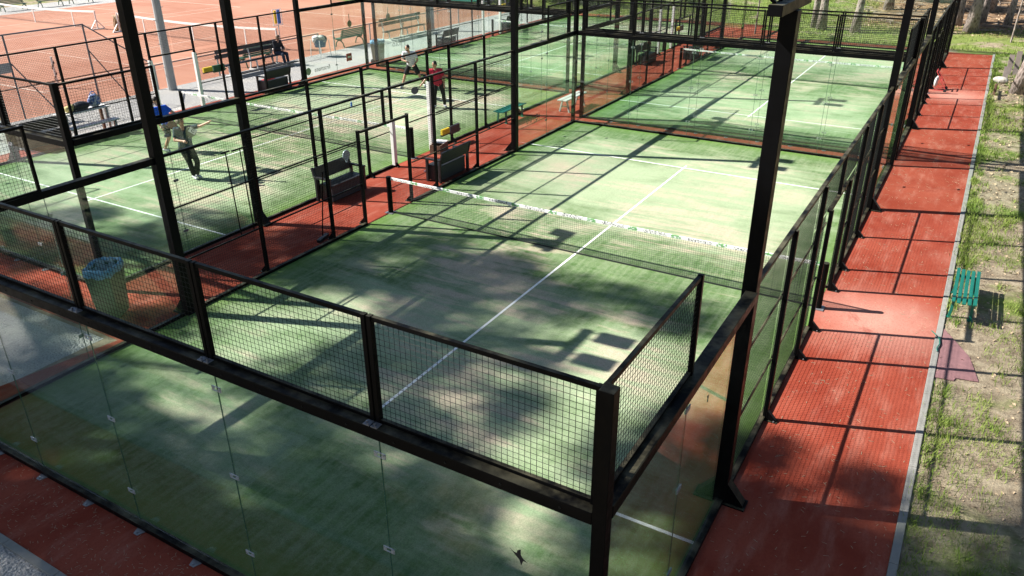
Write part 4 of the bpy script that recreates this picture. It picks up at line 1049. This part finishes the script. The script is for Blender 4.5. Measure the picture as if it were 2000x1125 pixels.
person('person in white tee and black shorts standing with legs apart', L3, RZ, dict(pel=(-.02,0,.90),chest=(-.06,-.04,1.22),neck=(-.10,-.06,1.42),head=(-.14,-.10,1.56),
    ls=(.12,-.02,1.36),le=(.24,-.06,1.08),lh=(.12,-.20,.93),rs=(-.30,-.10,1.36),re=(-.36,-.16,1.10),rh=(-.18,-.30,1.06),
    lhip=(.08,.0,.86),lk=(.26,-.06,.50),la=(.46,.04,.10),lt=(.50,-.10,.04),rhip=(-.12,0,.86),rk=(-.30,-.10,.48),ra=(-.42,-.12,.10),rt=(-.48,-.24,.04)),
    fab('white_print_tee',(.66,.66,.68)), fab('black_shorts',(.02,.02,.022)), False, M['hairdark'], 'beard', fab('white_shoe',(.6,.62,.65)), (-.55,-.8,-.1))
L4 = (-5.14,19.49,.012)
person('person in a red shirt partly hidden by a post, arm hanging low', L4, RZ, dict(pel=(-.10,0,.90),chest=(-.17,-.02,1.22),neck=(-.19,-.02,1.42),head=(-.20,-.05,1.57),
    ls=(.02,.02,1.36),le=(.11,.0,1.08),lh=(.12,-.08,.86),rs=(-.38,-.05,1.35),re=(-.50,-.10,1.10),rh=(-.66,-.18,.92),
    lhip=(0,.02,.86),lk=(.08,-.05,.50),la=(.10,.08,.10),lt=(.16,-.06,.04),rhip=(-.2,0,.86),rk=(-.24,-.10,.48),ra=(-.24,.02,.10),rt=(-.28,-.12,.04)),
    fab('red_tee',(.55,.03,.07)), fab('dark_trousers',(.02,.02,.022)), True, M['hairdark'], 'short', fab('grey_shoe',(.4,.42,.45)), (-.6,-.75,-.1))
racket('black padel racket held low by the red shirted person', W(L4,(-.69,-.20,.87)), (RZ,R(-128),R(-70)), M['black_plastic'])
person('person in a dark jacket and jeans sitting on the long bench', (-16.68,22.75,.004), 0, dict(pel=(0,0,.57),chest=(.02,0,.92),neck=(.07,0,1.10),head=(.14,0,1.23),
    ls=(.04,.19,1.05),le=(.14,.24,.78),lh=(.34,.08,.72),rs=(.04,-.19,1.05),re=(.14,-.24,.78),rh=(.34,-.07,.72),
    lhip=(.06,.09,.55),lk=(.46,.12,.53),la=(.50,.12,.12),lt=(.63,.13,.05),rhip=(.06,-.09,.55),rk=(.46,-.12,.53),ra=(.54,-.12,.12),rt=(.67,-.13,.05)),
    fab('dark_jacket',(.022,.024,.032)), fab('blue_jeans',(.035,.05,.085)), True, M['hairbrown'], 'short', fab('white_shoe',(.6,.62,.65)), (.85,0,-.5), sleeve=True, curl=(1.,1.))
tag(MB().tube([(0,0,0),(0,.02,.13),(0,.02,.2)], [.035,.035,.016], 10).build('water_bottle', M['bluep'], loc=(-8.1,17.9,.012)), 'small blue bottle standing on the left court turf', 'bottle')

# ------------------------------------------------------------------ camera, light
p = (11.6656380,-4.01493,6.85136163); yaw, pit, rol, f = -.53263076,.459938606,-.00524956,1529.83
fw = Vector((math.sin(yaw)*math.cos(pit), math.cos(yaw)*math.cos(pit), -math.sin(pit))); r = fw.cross(Vector((0,0,1))).normalized(); u = r.cross(fw)
r2 = r*math.cos(rol)+u*math.sin(rol); u2 = -r*math.sin(rol)+u*math.cos(rol)
cam = bpy.data.cameras.new('camera'); co = bpy.data.objects.new('camera', cam); C.objects.link(co)
co.matrix_world = Matrix(((r2.x,u2.x,-fw.x,p[0]),(r2.y,u2.y,-fw.y,p[1]),(r2.z,u2.z,-fw.z,p[2]),(0,0,0,1)))
cam.sensor_width = 36; cam.lens = f/2000*36; cam.clip_end = 1500; cam.clip_start = .05
S.camera = co
sdir = Vector((-1.12,-.42,1)).normalized()
sun = bpy.data.lights.new('sun','SUN'); so = bpy.data.objects.new('sun', sun); C.objects.link(so); so.location = (-10,-5,30)
sun.energy = 5.0; sun.angle = R(.53); sun.color = (1,.955,.88)
so.rotation_euler = sdir.to_track_quat('Z','Y').to_euler()
w = bpy.data.worlds.new('World'); S.world = w; w.use_nodes = True; nt = w.node_tree
sky = nd(nt, 'ShaderNodeTexSky', sky_type='NISHITA', sun_disc=False, sun_elevation=math.asin(sdir.z), sun_rotation=math.atan2(sdir.x, sdir.y), altitude=50, air_density=1., dust_density=.6)
bg = nt.nodes['Background']; nt.links.new(sky.outputs[0], bg.inputs[0]); bg.inputs[1].default_value = .05
S.view_settings.view_transform = 'Standard'; S.view_settings.look = 'None'; S.view_settings.exposure = 1.36; S.view_settings.gamma = 1
S.cycles.max_bounces = 8; S.cycles.transparent_max_bounces = 40; S.cycles.glossy_bounces = 3; S.cycles.diffuse_bounces = 2; S.cycles.caustics_reflective = False; S.cycles.caustics_refractive = False
S.cycles.use_denoising = True
